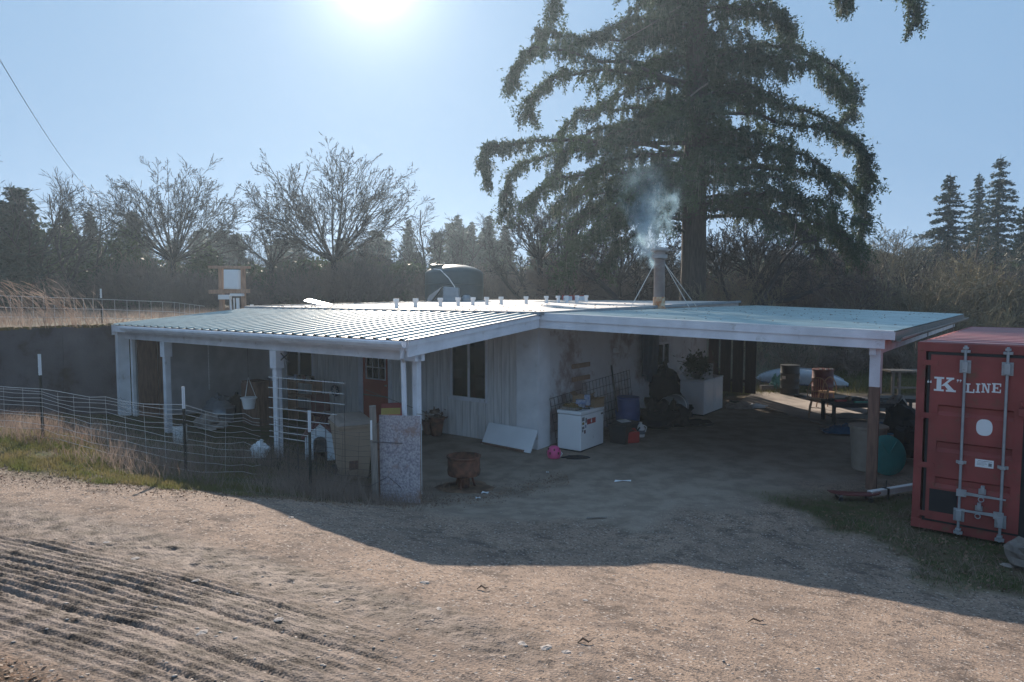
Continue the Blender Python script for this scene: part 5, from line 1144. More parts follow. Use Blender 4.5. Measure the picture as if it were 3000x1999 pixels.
for r in rows:
    pts = [fpt(i, f / 4, r) + Vector((0, R.uniform(-.02, .02), R.uniform(-.022, .022))) for i in range(len(bs) - 1) for f in range(4)] + [fpt(len(bs) - 2, 1, r)]
    part('strand', MB().tube(pts[:19], .0030 if 0 < r < 1 else .004, 4, cap=False), 'wire', fc); part('strand', MB().tube(pts[18:], .0026, 4, cap=False), 'dwire', fc)  # bright wire for the sunlit left, right spans darkened to paint in shade
for i in range(len(bs) - 1):
    n_ = max(2, int((bs[i + 1][0] - bs[i][0]).length / .3))
    for k in range(n_): part('stay_wire', MB().tube([fpt(i, k / n_, r) for r in (0, .28, .51, .7, .87, 1)], .0024, 4, cap=False), 'wire' if i < 4 else 'dwire', fc)  # stays follow the same painted split of sunlit and shaded wire
# chicken wire piece hung behind the left half of the fence
cw = thing('chicken_wire', 'drooping roll of fine chicken wire behind the left fence', 'netting', tuple(bs[2][0]), world=True)
vs, fs = [], []; o0 = at_t(140, 1000) + Vector((0, .25, 0)); o1 = at_t(470, 1040) + Vector((0, .3, 0))
km = MB(); nC, nR = 60, 15
for j in range(nR):
    for i in range(nC):
        f0, f1 = i / nC, (i + 1) / nC; P_ = lambda f, j: o0.lerp(o1, f) + Vector((0, .1 * sin(f * 9), (.78 - .34 * f - .25 * f * f) * (j / nR) + .12 + .03 * sin(f * 14 + j)))
        a_ = P_(f0, j + (.5 if i % 2 else 0)); b_ = P_(f1, j + (0 if i % 2 else .5)); n0 = len(vs)
        d_ = (b_ - a_).normalized().cross(Vector((0, 1, 0))) * .0022; vs += [a_ - d_, b_ - d_, b_ + d_, a_ + d_]; fs.append((n0, n0 + 1, n0 + 2, n0 + 3))
km.v = [tuple(v) for v in vs]; km.f = fs; part('mesh', km, 'dwire', cw, kind='stuff')
# rigid stock panel standing behind
h0 = atd(617, 900, 11.9); h1 = atd(792, 905, 11.2); pz = lambda y, d: CAM_H + ray(900, y).z * d / ray(900, y).y
hg = thing('stock_panel', 'rigid galvanised stock panel between the middle post and the kennel', 'wire panel', (h0.x, h0.y, 0), math.atan2(h1.y - h0.y, h1.x - h0.x)); Lh = (h1 - h0).xy.length; gb = g1(h0.x, h0.y)
ys = [870, 894, 917, 941, 963, 980, 995, 1008]
for k, y in enumerate(ys):
    z = pz(y, 11.7); part('rod', MB().tube([(0, 0, z), (Lh if k < 3 else Lh * (1 - .1 * (k - 2)), 0, z - .02)], .007, 5), 'wire', hg)
for k in range(9): part('rod', MB().tube([(.02 + k * (Lh - .04) / 8, .008, gb - .02), (.02 + k * (Lh - .04) / 8, .008, pz(868, 11.7))], .005, 5), 'dwire', hg)
# field fence on the bank
f0 = atd(-80, 700, 16.0); f1 = fb; f2 = atd(560, 705, 21.0)
ff = thing('field_fence', 'thin stock fence on the raised field behind the left wall', 'fence', tuple(f1), world=True)
def fl_(px, py, Y): return atd(px, py, Y)
tops = [fl_(-60, 678, 16.3), fl_(100, 683, 17.6), fl_(234, 688, 19.0), fl_(400, 695, 20), fl_(470, 704, 20.5)]; mids = [p - Vector((0, 0, .28)) for p in tops]; lows = [p - Vector((0, 0, .52)) for p in tops]
for pl_ in (tops, mids, lows): part('strand', MB().tube(pl_, .006, 4), 'wire', ff)
for k in range(24):
    f_ = k / 24 * 4; i = int(f_); a_ = tops[i].lerp(tops[i + 1], f_ - i); part('stay_wire', MB().tube([a_, a_ - Vector((0, 0, .62))], .005, 4), 'wire', ff)
# ================================================================ VEGETATION
def norm(a): return a / (np.linalg.norm(a, axis=1, keepdims=True) + 1e-9)
def prisms(P, Q, r0, r1):
    P = np.asarray(P, float); Q = np.asarray(Q, float); n = len(P); d = norm(Q - P)
    a = norm(np.cross(d, np.where(np.abs(d[:, 2:3]) < .9, [[0, 0, 1.]], [[1., 0, 0]]))); b = np.cross(d, a); V = np.empty((n, 6, 3))
    for k in range(3):
        t = 2 * pi * k / 3; off = a * cos(t) + b * sin(t)
        V[:, k] = P + off * np.asarray(r0)[:, None]; V[:, k + 3] = Q + off * np.asarray(r1)[:, None]
    o = (np.arange(n) * 6)[:, None]
    F = np.concatenate([o + np.array([[k, (k + 1) % 3, (k + 1) % 3 + 3, k + 3]]) for k in range(3)])
    return V.reshape(-1, 3), F
def ribbons(P, Q, w, g=rng):
    P = np.asarray(P, float); Q = np.asarray(Q, float); n = len(P); d = norm(Q - P); s = norm(np.cross(d, g.normal(0, 1, (n, 3)))) * np.asarray(w).reshape(-1, 1) / 2
    V = np.stack([P - s, P + s, Q + s * .5, Q - s * .5], 1); return V.reshape(-1, 3), np.arange(n * 4).reshape(-1, 4)
def join(*vf):
    Vs, Fs, n = [], [], 0
    for V, F in vf: Vs.append(V); Fs.append(F + n); n += len(V)
    return np.concatenate(Vs), np.concatenate(Fs)
def skeleton(seed, levels, trunks, spread, height, up=.25, kids=(5, 7), ratio=.55, seg=5, wander=.14, base_r=.12, start=.25, ang=(.45, .95)):
    g = random.Random(seed); out = []
    def grow(p, d, L, r, lv):
        n = max(2, seg - lv) ; pts = [p]; dd = d.copy()
        for i in range(n):
            dd = (dd + Vector((g.gauss(0, wander), g.gauss(0, wander), g.gauss(0, wander * .6) + up * (.6 if lv else .3) / n))).normalized()
            q = pts[-1] + dd * (L / n); ra = r * (1 - .75 * i / n); rb = r * (1 - .75 * (i + 1) / n)
            out.append((pts[-1], q, ra, rb, lv)); pts.append(q)
        if lv < levels:
            for k in range(g.randint(*kids)):
                f = start + (1 - start) * (k + g.random()) / kids[1]; f = min(f, .98); i = min(int(f * n), n - 1); pos = pts[i].lerp(pts[i + 1], f * n - i)
                ax = (pts[i + 1] - pts[i]).normalized(); side = ax.cross(Vector((g.gauss(0, 1), g.gauss(0, 1), g.gauss(0, 1)))).normalized()
                an_ = g.uniform(*ang); nd = ax * cos(an_) + side * sin(an_); grow(pos, nd, L * ratio * g.uniform(.7, 1.15) * (1.15 - .4 * f), r * (1 - .7 * f) * .62, lv + 1)
    for t in range(trunks):
        an = 2 * pi * (t + g.random() * .5) / trunks; tilt = spread * (g.uniform(.35, 1) if trunks > 1 else .15)
        grow(Vector((.1 * cos(an), .1 * sin(an), 0)), Vector((sin(tilt) * cos(an), sin(tilt) * sin(an), cos(tilt))), height * g.uniform(.85, 1.0), base_r * g.uniform(.7, 1), 0)
    return out
def sk_mesh(sk, thin=.02, wmin=.012):
    A = np.array([tuple(s[0]) for s in sk]); B = np.array([tuple(s[1]) for s in sk]); r0 = np.array([s[2] for s in sk]); r1 = np.array([s[3] for s in sk])
    m = r0 > thin; return join(prisms(A[m], B[m], r0[m], r1[m])) if m.any() else None, ribbons(A[~m], B[~m], np.maximum(r0[~m] * 2, wmin)) if (~m).any() else None
def bare_tree(name, x, y, z, h, label, seed, trunks=6, spread=.7, levels=4, m='twig', group=None, kids=(5, 7), wmin=.018, scale=1, up=.3, ratio=.52, base_r=.12, rz=0, start=.25, wander=.14, ang=(.45, .95)):
    sk = skeleton(seed, levels, trunks, spread, 1.0, up, kids, ratio, base_r=base_r / h, start=start, wander=wander, ang=ang)
    mx = max(s[1].z for s in sk); k = h / mx
    sk = [(s[0] * k, s[1] * k, max(s[2] * h, .003), max(s[3] * h, .002), s[4]) for s in sk]
    t = thing(name, label, 'tree', (x, y, z - .05), rz, group)
    A = [s for s in sk if s[4] == 0]; B = [s for s in sk if s[4] > 0]
    for i in range(0, len(A), 5):
        C_ = A[i:i + 5]; V, F = prisms([tuple(s[0]) for s in C_], [tuple(s[1]) for s in C_], [s[2] for s in C_], [s[3] for s in C_]); mesh_np('trunk' if trunks == 1 else 'stem', V, F, m, t)
    a, b = sk_mesh(B, .02, wmin); vf = join(*[q for q in (a, b) if q is not None]); mesh_np('crown', vf[0], vf[1], m, t)
    return t
def pxpos(px, Y): r = ray(px, 680); return r.x / r.y * Y
def ground_at(x, y): return max(g1(x, y) if y < 40 else 0.0, float(up_at(x, y)))
def top_h(py, Y, z): r = ray(1176, py); return CAM_H + r.z / r.y * Y - z
# big rounded bare trees: a short trunk, then a dome of fine branching
def fan_sk(seed, R_, stems, maxang, kids=(7, 5, 4), base_r=.07, flat=1.0):
    g = random.Random(seed); out = []
    def grow(p, d, L, r, lv):
        n = (6, 4, 3, 2)[lv]; pts = [p]; dd = d.copy()
        for i in range(n):
            dd = (dd + Vector((g.gauss(0, .09), g.gauss(0, .09), g.gauss(.02, .07)))).normalized(); q = pts[-1] + dd * (L / n)
            out.append((pts[-1], q, r * (1 - .8 * i / n), r * (1 - .8 * (i + 1) / n), lv)); pts.append(q)
        if lv < 3:
            for k in range(kids[lv]):
                f = .28 + .70 * (k + g.random()) / kids[lv]; i = min(int(f * n), n - 1); pos = pts[i].lerp(pts[i + 1], f * n - i); ax = (pts[i + 1] - pts[i]).normalized()
                side = ax.cross(Vector((g.gauss(0, 1), g.gauss(0, 1), g.gauss(0, 1)))).normalized(); a_ = g.uniform(.35, .85); grow(pos, ax * cos(a_) + side * sin(a_), L * (.40, .48, .5)[lv] * g.uniform(.6, 1.1) * (1.2 - .55 * f), max(r * (1 - .75 * f) * .6, .004), lv + 1)
    for t in range(stems):
        an = t * 2.39996 + g.uniform(-.2, .2); th = maxang * sqrt((t + .5) / stems); grow(Vector((0, 0, 0)), Vector((sin(th) * cos(an), sin(th) * sin(an), cos(th))), R_ * g.uniform(.86, 1.0), base_r * g.uniform(.6, 1), 0)
    return out
def fan_tree(name, x, y, z, top, trunk_h, label, seed, stems=20, maxang=1.25, m='twig', wmin=.032, kids=(9, 6, 4), tr_r=.2, cat='tree'):
    sk = fan_sk(seed, (top - trunk_h) * .86, stems, maxang, kids); t = thing(name, label, cat, (x, y, z - .05)); up_ = Vector((0, 0, trunk_h)); sk = [(a + up_, b + up_, c, d, e) for a, b, c, d, e in sk]
    part('trunk', MB().tube([(0, 0, 0), (.05, 0, trunk_h * .5), (0, 0, trunk_h + .1)], [tr_r, tr_r * .85, tr_r * .7], 8), m, t)
    a, b = sk_mesh(sk, .022, wmin); vf = join(*[q for q in (a, b) if q is not None]); mesh_np('crown', vf[0], vf[1], m, t); return t
for (px, Y, py, tb, lab, seed, st_n, m_, mx_, cat_) in ((768, 37, 312, 600, 'large round leafless tree with a dense dome of twigs left of the sun', 5, 34, 'twig', 1.25, 'tree'), (400, 39, 350, 600, 'broad leafless tree with many fanned stems at the left', 8, 32, 'twig', 1.3, 'tree'), (625, 40, 440, 610, 'smaller leafless tree between the two large round ones', 9, 12, 'twig', 1.2, 'tree'),
        (2230, 33, 560, 720, 'pale dome-shaped leafless bush below the right conifers', 10, 22, 'twig3', 1.3, 'bush'), (2040, 44, 508, 640, 'rounded leafless tree right of the fir boughs', 11, 20, 'twig3', 1.1, 'tree'), (1950, 31, 600, 720, 'grey leafless bush right of the crooked trunk', 12, 18, 'twig2', 1.3, 'bush'),
        (2110, 30, 625, 720, 'low pale leafless bush over the far roof corner', 13, 18, 'twig3', 1.3, 'bush'), (2330, 31, 600, 740, 'dense leafless bush above the container at the right edge', 14, 20, 'twig3', 1.3, 'bush'), (1300, 33, 560, 690, 'round grey leafless bush left of the chimney', 15, 18, 'twig2', 1.25, 'bush'),
        (1655, 36, 500, 640, 'leafless tree just right of the fir trunk', 41, 14, 'twig', .9, 'tree'), (1735, 34, 455, 640, 'tall dark leafless oak between the fir trunk and the drooping boughs', 42, 18, 'twig', 1.1, 'tree'), (1840, 38, 500, 640, 'leafless tree seen through the right fir boughs', 43, 16, 'twig', 1.1, 'tree'),
        (1420, 36, 500, 650, 'leafless tree left of the smoke', 44, 16, 'twig', 1.0, 'tree'), (1240, 35, 430, 600, 'leafless tree under the left tips of the fir', 45, 16, 'twig', 1.0, 'tree'), (1530, 39, 520, 660, 'leafless tree behind the chimney top', 46, 14, 'twig', 1.0, 'tree'), (1905, 41, 540, 650, 'leafless tree beyond the right end of the fir', 47, 14, 'twig2', 1.1, 'tree')):
    x = pxpos(px, Y); z = ground_at(x, Y); tp_ = top_h(py, Y, z); th_ = max(.4, min(top_h(tb, Y, z), tp_ * .45)); fan_tree('bare_tree' if cat_ == 'tree' else 'bare_bush', x, Y, z, tp_, th_, lab, seed, st_n, mx_, m_, cat=cat_)
for (px, Y, py, lab, seed, tr, sp) in ((1000, 46, 470, 'low leafless tree top above the wood left of the water tank', 21, 5, .7), (205, 36, 395, 'spindly leafless sapling near the left edge', 23, 2, .25),
        (110, 36, 385, 'tall thin leafless sapling by the dark cypress', 24, 2, .2), (20, 34, 375, 'leafless stems at the far left edge', 25, 3, .35), (2160, 47, 520, 'leafless tree crown before the right conifers', 27, 6, .8),
        (1300, 34, 430, 'leafless oak behind the left side of the fir', 28, 3, .5), (1230, 36, 480, 'small leafless oak at the left foot of the fir', 29, 4, .6), (1710, 33, 480, 'dark leafless oak at the right of the fir trunk', 30, 3, .7), (1850, 36, 520, 'leafless tree under the right drooping boughs', 31, 4, .7),
        (1480, 38, 520, 'leafless tree behind the smoking chimney', 32, 4, .6)):
    x = pxpos(px, Y); z = ground_at(x, Y); bare_tree('bare_tree', x, Y, z, top_h(py, Y, z), lab, seed, tr, sp, 3, kids=(5, 8), wmin=.03, m='twig' if px < 1900 else 'twig3', base_r=.14, up=.2, ratio=.5)
# crooked oak leaning at right behind the roof
for (pl_, lab) in (([(1745, 700), (1780, 640), (1800, 600), (1835, 560), (1890, 548)], 'dark crooked leaning trunk behind the green roof'), ([(1760, 697), (1810, 690), (1870, 668), (1900, 650)], 'low dark branch leaning right behind the green roof'), ([(1420, 690), (1370, 640), (1330, 620)], 'low crooked limb left of the chimney')):
    Y = 30.0; pts = [atd(a, b, Y + i * .3) for i, (a, b) in enumerate(pl_)]; zb = ground_at(pts[0].x, Y); pts = [Vector((pts[0].x, Y, zb - .1))] + pts
    t = thing('leaning_tree', lab, 'tree', tuple(pts[0]), world=True); part('trunk', MB().tube(pts, [.15, .13, .11, .09, .06, .03][:len(pts)], 7), 'twig', t)
    sk = []
    for i in range(26):
        f_ = R.uniform(.3, 1) * (len(pts) - 1); i0 = min(int(f_), len(pts) - 2); p = pts[i0].lerp(pts[i0 + 1], f_ - i0); d = Vector((R.gauss(0, 1), R.gauss(0, .6), R.uniform(0, 1.2))).normalized()
        for s in skeleton(R.randint(0, 999), 2, 1, .1, 1.6, .1, (3, 5), base_r=.03): q_ = Vector((0, 0, 1)).rotation_difference(d).to_matrix(); sk.append((q_ @ s[0] + p - pts[0], q_ @ s[1] + p - pts[0], s[2], s[3], s[4]))
    a, b = sk_mesh(sk, .02, .02); vf = join(*[q for q in (a, b) if q is not None]); mesh_np('crown', vf[0], vf[1], 'twig', t)

# ---- thickets (masses nobody could count)
def shrub_proto(seed, n_stem=9, levels=2, h=1.0, spread=.8):
    sk = skeleton(seed, levels, n_stem, spread, h, .1, (5, 7), .5, base_r=.02, seg=4, wander=.22)
    A = np.array([tuple(s[0]) for s in sk]); B = np.array([tuple(s[1]) for s in sk]); mx = B[:, 2].max(); return A / mx, B / mx, np.array([s[2] for s in sk])
PR = [shrub_proto(100 + i, 9 + i % 3) for i in range(4)]
def thicket(name, pts, m, label, wid=.02, g=rng):
    As, Bs, Ws = [], [], []
    for (x, y, z, s, w) in pts:
        A, B, r = PR[g.integers(0, len(PR))]; an = g.uniform(0, 6.28); c, s_ = cos(an), sin(an); Rm = np.array([[c, -s_, 0], [s_, c, 0], [0, 0, 1]])
        sc = np.array([w, w, s]); o = np.array([x, y, z - .1]); As.append((A * sc) @ Rm.T + o); Bs.append((B * sc) @ Rm.T + o); Ws.append(np.maximum(r * 2 * s * .35, wid))
    V, F = ribbons(np.concatenate(As), np.concatenate(Bs), np.concatenate(Ws)); return mesh_np(name, V, F, m, kind='stuff', label=label, cat='thicket')
def scatter(n, x0, x1, y0, y1, h0, h1, topf=None):
    out = []
    for _ in range(n):
        y = R.uniform(y0, y1); k = y / ((y0 + y1) / 2); x = R.uniform(x0, x1) * k; z = ground_at(x, y); h = R.uniform(h0, h1)
        if topf: h = max(.8, (topf(x / y * 1569 + 1176) if True else 0) and (top_h(topf(x / y * 1569 + 1176), y, z)) * R.uniform(.55, 1.08))
        out.append((x, y, z, h, h * R.uniform(.55, .8)))
    return out
tl = lambda px: 560 if px < 950 else (600 if px < 1180 else 560)
tr_f = lambda px: float(np.interp(px, [1180, 1500, 1800, 1950, 2050, 2200, 2353, 3000], [600, 590, 590, 560, 545, 560, 590, 560]))
thicket('thicket', scatter(150, -34, -3, 33, 42, 3, 5, lambda p: 588 + 32 * sin(p / 70) + 14 * sin(p / 23)), 'twig2', 'grey brown leafless thicket behind the field on the left')
thicket('thicket', scatter(110, -36, 6, 42, 52, 3, 5, lambda p: 562 + 30 * sin(p / 55 + 1) + 16 * sin(p / 19)), 'twig', 'dark twiggy wood edge behind the left thicket')
thicket('thicket', scatter(120, -3, 10, 36, 46, 3, 5, lambda p: 600), 'twig2', 'brown leafless brush behind the house and chimney')
thicket('thicket', scatter(70, 9, 40, 30, 46, 4, 7, tr_f), 'twig3', 'olive lichened leafless thicket filling the right background')
thicket('thicket', scatter(80, 9, 40, 32, 48, 4, 7, tr_f), 'twig2', 'brown leafless thicket filling the right background')
thicket('thicket', scatter(50, 9, 40, 36, 50, 4, 7, tr_f), 'twig', 'dark leafless thicket filling the right background')
thicket('thicket', scatter(90, 8, 34, 27, 32, 2.2, 4, lambda p: 690), 'twig3', 'low pale twigs along the back edge of the yard')
thicket('thicket', scatter(70, 8, 36, 26.5, 29, .9, 1.9), 'dry', 'dry bramble bank behind the upturned boat')
# leafy evergreen masses mixed in
def leafcloud(name, blobs, m, label, cat='bush', size=.11, kind='stuff', per=900, parent=None):
    Cs = []
    for (x, y, z, rx, ry, rz, dens) in blobs:
        n = int(per * dens); d = norm(rng.normal(0, 1, (n, 3))) * rng.uniform(.25, 1, (n, 1)) ** .5; c = d * [rx, ry, rz] + [x, y, z]
        nz = fbm(c[:, 0] * 1.1 + 9, c[:, 2] * 1.4 + c[:, 1] * .7, 51); Cs.append(c[nz > -.09])
    c = np.concatenate(Cs); V = c[:, None] + rng.normal(0, size, (len(c), 3, 3)); return mesh_np(name, V, np.arange(len(c) * 3).reshape(-1, 3), m, parent=parent, kind=kind, label=label, cat=cat)
bl = []
for i in range(46):
    px = R.uniform(-60, 1000); Y = R.uniform(39, 46); x = pxpos(px, Y); z = ground_at(x, Y); hh = top_h(R.uniform(585, 640), Y, z); bl.append((x, Y, z + hh * .5, R.uniform(1.5, 2.8), 1.6, hh * .52, 1))
for px, Y, py in ((-40, 36, 490), (30, 37, 480), (95, 36, 500), (150, 38, 510), (250, 40, 520), (300, 38, 500), (480, 40, 560), (-90, 36, 480)):
    x = pxpos(px, Y); z = ground_at(x, Y); hh = top_h(py, Y, z); bl.append((x, Y, z + hh * .5, 1.1, 1.2, hh * .5, .9))
leafcloud('evergreen_brush', bl, 'leafy', 'dull green evergreen brush behind the field on the left', per=1500)
bl = []
for i in range(40):
    px = R.uniform(1150, 2450); Y = R.uniform(44, 50); x = pxpos(px, Y); z = ground_at(x, Y); hh = top_h(R.uniform(580, 640), Y, z); bl.append((x, Y, z + hh * .5, R.uniform(1.6, 3), 1.6, hh * .5, .8))
leafcloud('evergreen_brush', bl, 'leafy', 'dark olive evergreen brush in the background wood on the right', per=1300)
# ---- conifers
def conifer_arrays(h, rad, seed, whorls=24, per=8, top_bias=.85, leaf=.10, dens=1.5, droop=.30, low=.10):
    g = np.random.default_rng(seed); T = []; P, Q, r = [], [], []
    for w in range(whorls):
        f = low + (1 - low) * (w / whorls) ** .95; z = h * f; L = rad * (1 - f) ** top_bias * g.uniform(.75, 1.1) + .12
        for k in range(per):
            an = 2 * pi * (k + g.random()) / per; l = L * g.uniform(.55, 1.15); z = h * f + g.uniform(-.5, .5) * h * (1 - low) / whorls; dr_ = droop * g.uniform(.5, 1.4); e = np.array([cos(an), sin(an), 0.0]); n = max(4, int(l * 16 * dens))
            t = np.linspace(.08, 1, n); base = np.outer(t * l, e); base[:, 2] = z + l * (.18 * t - dr_ * t * t) + g.normal(0, .03)
            sidew = (1 - t * .8) * l * .17; s = np.array([-e[1], e[0], 0.0])
            c = base + np.outer(g.uniform(-1, 1, n) * sidew, s); T.append(c); P.append([0, 0, z]); Q.append(base[-1]); r.append(.02)
    c = np.concatenate(T); c = np.concatenate([c, c + g.normal(0, .08, c.shape)]); V = c[:, None] + g.normal(0, leaf, (len(c), 3, 3)) * [1, 1, .55]; V[:, 2, 2] -= leaf * .8
    bV, bF = prisms(P, Q, np.full(len(P), .028), np.full(len(P), .006)); tV, tF = prisms([[0, 0, 0], [0, 0, h * .5]], [[0, 0, h * .5], [0, 0, h]], [h * .016, h * .01], [h * .01, .01])
    return V.reshape(-1, 3), np.arange(len(c) * 3).reshape(-1, 3), join((bV, bF), (tV, tF))
def conifer(x, y, z, h, rad, label, seed, group=None, **k):
    V, F, (bV, bF) = conifer_arrays(h, rad, seed, **k); t = thing('conifer', label, 'tree', (x, y, z - .1), 0, group); mesh_np('foliage', V, F, 'needle2', t); mesh_np('trunk', bV, bF, 'twig', t); return t
for (px, Y, py, rad, lab, seed, kw) in ((2172, 52, 392, 4.4, 'dark pointed conifer, left of the pair at the right', 1, {}), (2285, 54, 350, 4.2, 'tallest pointed conifer at the right of the picture', 2, {}), (2238, 58, 392, 2.6, 'narrow conifer tucked between the right pair', 3, {}), (2352, 50, 460, 3.0, 'conifer cut off by the right edge', 4, {}),
        (52, 34, 428, 1.5, 'dark bushy cypress near the left edge', 5, dict(top_bias=.45, droop=-.1)), (8, 33, 455, 1.0, 'narrow dark cypress at the very left edge', 6, dict(top_bias=.45, droop=-.1)), (160, 50, 470, 1.8, 'small hazy conifer between the left saplings', 7, {}), (215, 52, 478, 1.7, 'second small hazy conifer left of the broad leafless tree', 8, {}),
        (312, 50, 480, 2.0, 'hazy conifer in front of the broad leafless tree', 9, {}), (1124, 60, 490, 2.4, 'pointed conifer just right of the water tank', 10, {}), (1052, 64, 488, 2.6, 'conifer behind the water tank', 11, {}), (1085, 66, 505, 2.2, 'shorter conifer between the two by the tank', 12, {}), (1160, 62, 512, 2.4, 'conifer at the left edge of the fir boughs', 13, {}), (940, 66, 500, 2.2, 'distant conifer right of the round leafless tree', 14, {})):
    x = pxpos(px, Y); z = ground_at(x, Y); conifer(x, Y, z, top_h(py, Y, z), rad, lab, seed, **kw)
# far wood as one mass
Vs, Fs, n = [], [], 0; protos = [conifer_arrays(10, 2.3, 200 + i, whorls=16, per=7, dens=.45, leaf=.3) for i in range(4)]
for i in range(120):
    px = R.uniform(-150, 2700); Y = R.uniform(66, 84); x = pxpos(px, Y); z = 1.0; hh = top_h(R.gauss(545, 16) if px < 1250 else R.uniform(560, 600), Y, z); V, F, (bV, bF) = protos[i % 4]; an = R.uniform(0, 6.28)
    Rm = np.array([[cos(an), -sin(an), 0], [sin(an), cos(an), 0], [0, 0, 1]]); Vs.append((V * [1.1, 1.1, hh / 10]) @ Rm.T + [x, Y, z]); Fs.append(F + n); n += len(V)
mesh_np('far_wood', np.concatenate(Vs), np.concatenate(Fs), 'needle2', kind='stuff', label='even line of far conifers along the skyline', cat='wood')
thicket('thicket', scatter(60, -60, 50, 56, 64, 6, 8, lambda p: 575), 'twig', 'far grey leafless wood below the skyline', wid=.05)

# ---- the great fir
FX, FY = pxpos(1592, 31.5), 31.5; FZ = ground_at(FX, FY); fir = thing('fir_tree', 'huge old fir with drooping boughs and hanging lichen behind the house', 'tree', (FX, FY, FZ - .1))
FHt = 24.0; zpix = lambda py: top_h(py, FY, FZ - .1); xpix = lambda px: pxpos(px, FY) - FX
lr = [(.72, 0), (.60, .5), (.56, 2), (.53, 5), (.50, 8), (.46, 12), (.34, 15), (.15, 17.5), (.03, 18.6)]
tv = MB(); tv.lathe(lr, (0, 0, 0), 22); tv.v = [(x * (1 + .06 * sin(5 * math.atan2(y, x) + z)), y * (1 + .06 * sin(7 * math.atan2(y, x) - z * .7)), z) for x, y, z in tv.v]
part('trunk', tv, 'bark', fir, smooth=True)
limbs = []   # (x,y,z) polylines in tree space, picture-plane ones first
def pl(*pts): return [Vector((pxpos(px, FY + dy) - FX, dy, top_h(py, FY + dy, FZ - .1))) for px, py, dy in pts]
hand = [pl((1592, 330, 0), (1420, 330, -1), (1250, 325, -1.6), (1150, 340, -2), (1115, 355, -2.1), (1118, 420, -2.2)), pl((1592, 365, 0), (1450, 330, 1), (1300, 345, 1.4), (1190, 380, 1.6), (1165, 440, 1.7), (1160, 500, 1.8)),
    pl((1592, 200, 0), (1480, 160, -1), (1350, 135, -1.6), (1240, 110, -1.7), (1185, 155, -1.8), (1175, 200, -1.8)), pl((1592, 210, 0), (1450, 170, -.4), (1330, 165, -.5), (1265, 185, -.5), (1215, 225, -.5), (1215, 265, -.5)), pl((1592, 110, 0), (1480, 90, 1), (1340, 90, 1.3), (1255, 70, 1.4), (1235, 100, 1.4)),
    pl((1592, 60, 0), (1450, 50, .5), (1380, 80, 1), (1300, 110, 1.2)), pl((1592, 280, 0), (1450, 250, 2), (1330, 260, 2.6), (1280, 320, 2.8)), pl((1592, -60, 0), (1440, -60, 0), (1310, -55, 0), (1275, 0, 0), (1270, 40, 0)),
    pl((1592, 420, 0), (1470, 400, -1.5), (1350, 400, -2), (1250, 430, -2.4), (1215, 470, -2.5)), pl((1592, 480, 0), (1500, 450, 1.4), (1400, 460, 2), (1330, 500, 2.4), (1300, 560, 2.4)),
    pl((1592, 150, 0), (1720, 100, 1), (1830, 115, 1.4), (1915, 165, 1.8), (1945, 230, 1.8), (1942, 265, 1.8)), pl((1592, 130, 0), (1740, 120, -1), (1850, 150, -1.4), (1900, 190, -1.4), (1930, 225, -1.4)), pl((1592, 60, 0), (1690, 30, 0), (1790, 60, .4), (1800, 110, .4)), pl((1592, 20, 0), (1700, 15, -1), (1780, 30, -1.2), (1790, 70, -1.2)),
    pl((1592, 260, 0), (1720, 260, -1), (1850, 290, -1.7), (1950, 330, -2), (1985, 380, -2), (1988, 450, -2)), pl((1592, 240, 0), (1740, 230, .8), (1870, 270, 1.2), (1965, 330, 1.4), (1980, 410, 1.4)), pl((1592, 400, 0), (1720, 385, 1), (1850, 400, 1.7), (1950, 430, 2), (1980, 480, 2), (1975, 540, 2)),
    pl((1592, 340, 0), (1720, 330, -1.6), (1840, 360, -2.4), (1900, 420, -2.6), (1910, 500, -2.6)), pl((1592, 460, 0), (1700, 440, -1), (1820, 465, -1.6), (1920, 520, -2), (1960, 580, -2)), pl((1592, 480, 0), (1690, 470, 1.4), (1780, 500, 1.8), (1850, 540, 2), (1890, 600, 2)),
    pl((1592, -250, 0), (1760, -210, -1.5), (1900, -120, -2.5), (1990, -60, -3), (2060, -20, -3), (2088, 50, -3)), pl((1592, -180, 0), (1750, -150, -1), (1860, -90, -1.6), (1900, -20, -1.8), (1925, 15, -1.8)), pl((1592, 540, 0), (1500, 520, -1), (1420, 560, -1.6), (1390, 620, -1.6)),
    pl((1592, 510, 0), (1480, 495, -1.6), (1370, 525, -2.2), (1310, 575, -2.4), (1290, 640, -2.4)), pl((1592, 505, 0), (1740, 490, 1), (1870, 525, 1.5), (1950, 560, 1.6), (1965, 610, 1.6)), pl((1592, 300, 0), (1480, 290, 1.4), (1360, 300, 2), (1290, 360, 2.2), (1270, 420, 2.2))]
limbs += [(h_, 1.0) for h_ in hand]
g = random.Random(3)
for i in range(100):      # boughs toward and away from the viewer and the crown core
    f_ = (i + g.random()) / 100; z = 4.4 + f_ * 13.6; az = g.uniform(0, 2 * pi); Lm = (6.6 - 4.6 * f_) * g.uniform(.7, 1.15)
    e = Vector((cos(az), sin(az), 0)); rise = g.uniform(.05, .22); dr = g.uniform(.28, .5) * (1.15 - .5 * f_)
    limbs.append(([Vector((0, 0, z)) + e * Lm * t + Vector((g.gauss(0, .1), g.gauss(0, .1), Lm * (rise * t - dr * t ** 2.6))) for t in (0, .2, .4, .6, .8, 1)], .9))
P, Q, r0, r1 = [], [], [], []; leafP, lichP = [], []
def poly_at(pts, f): f = min(max(f, 0), .9999) * (len(pts) - 1); i = int(f); return pts[i].lerp(pts[i + 1], f - i)
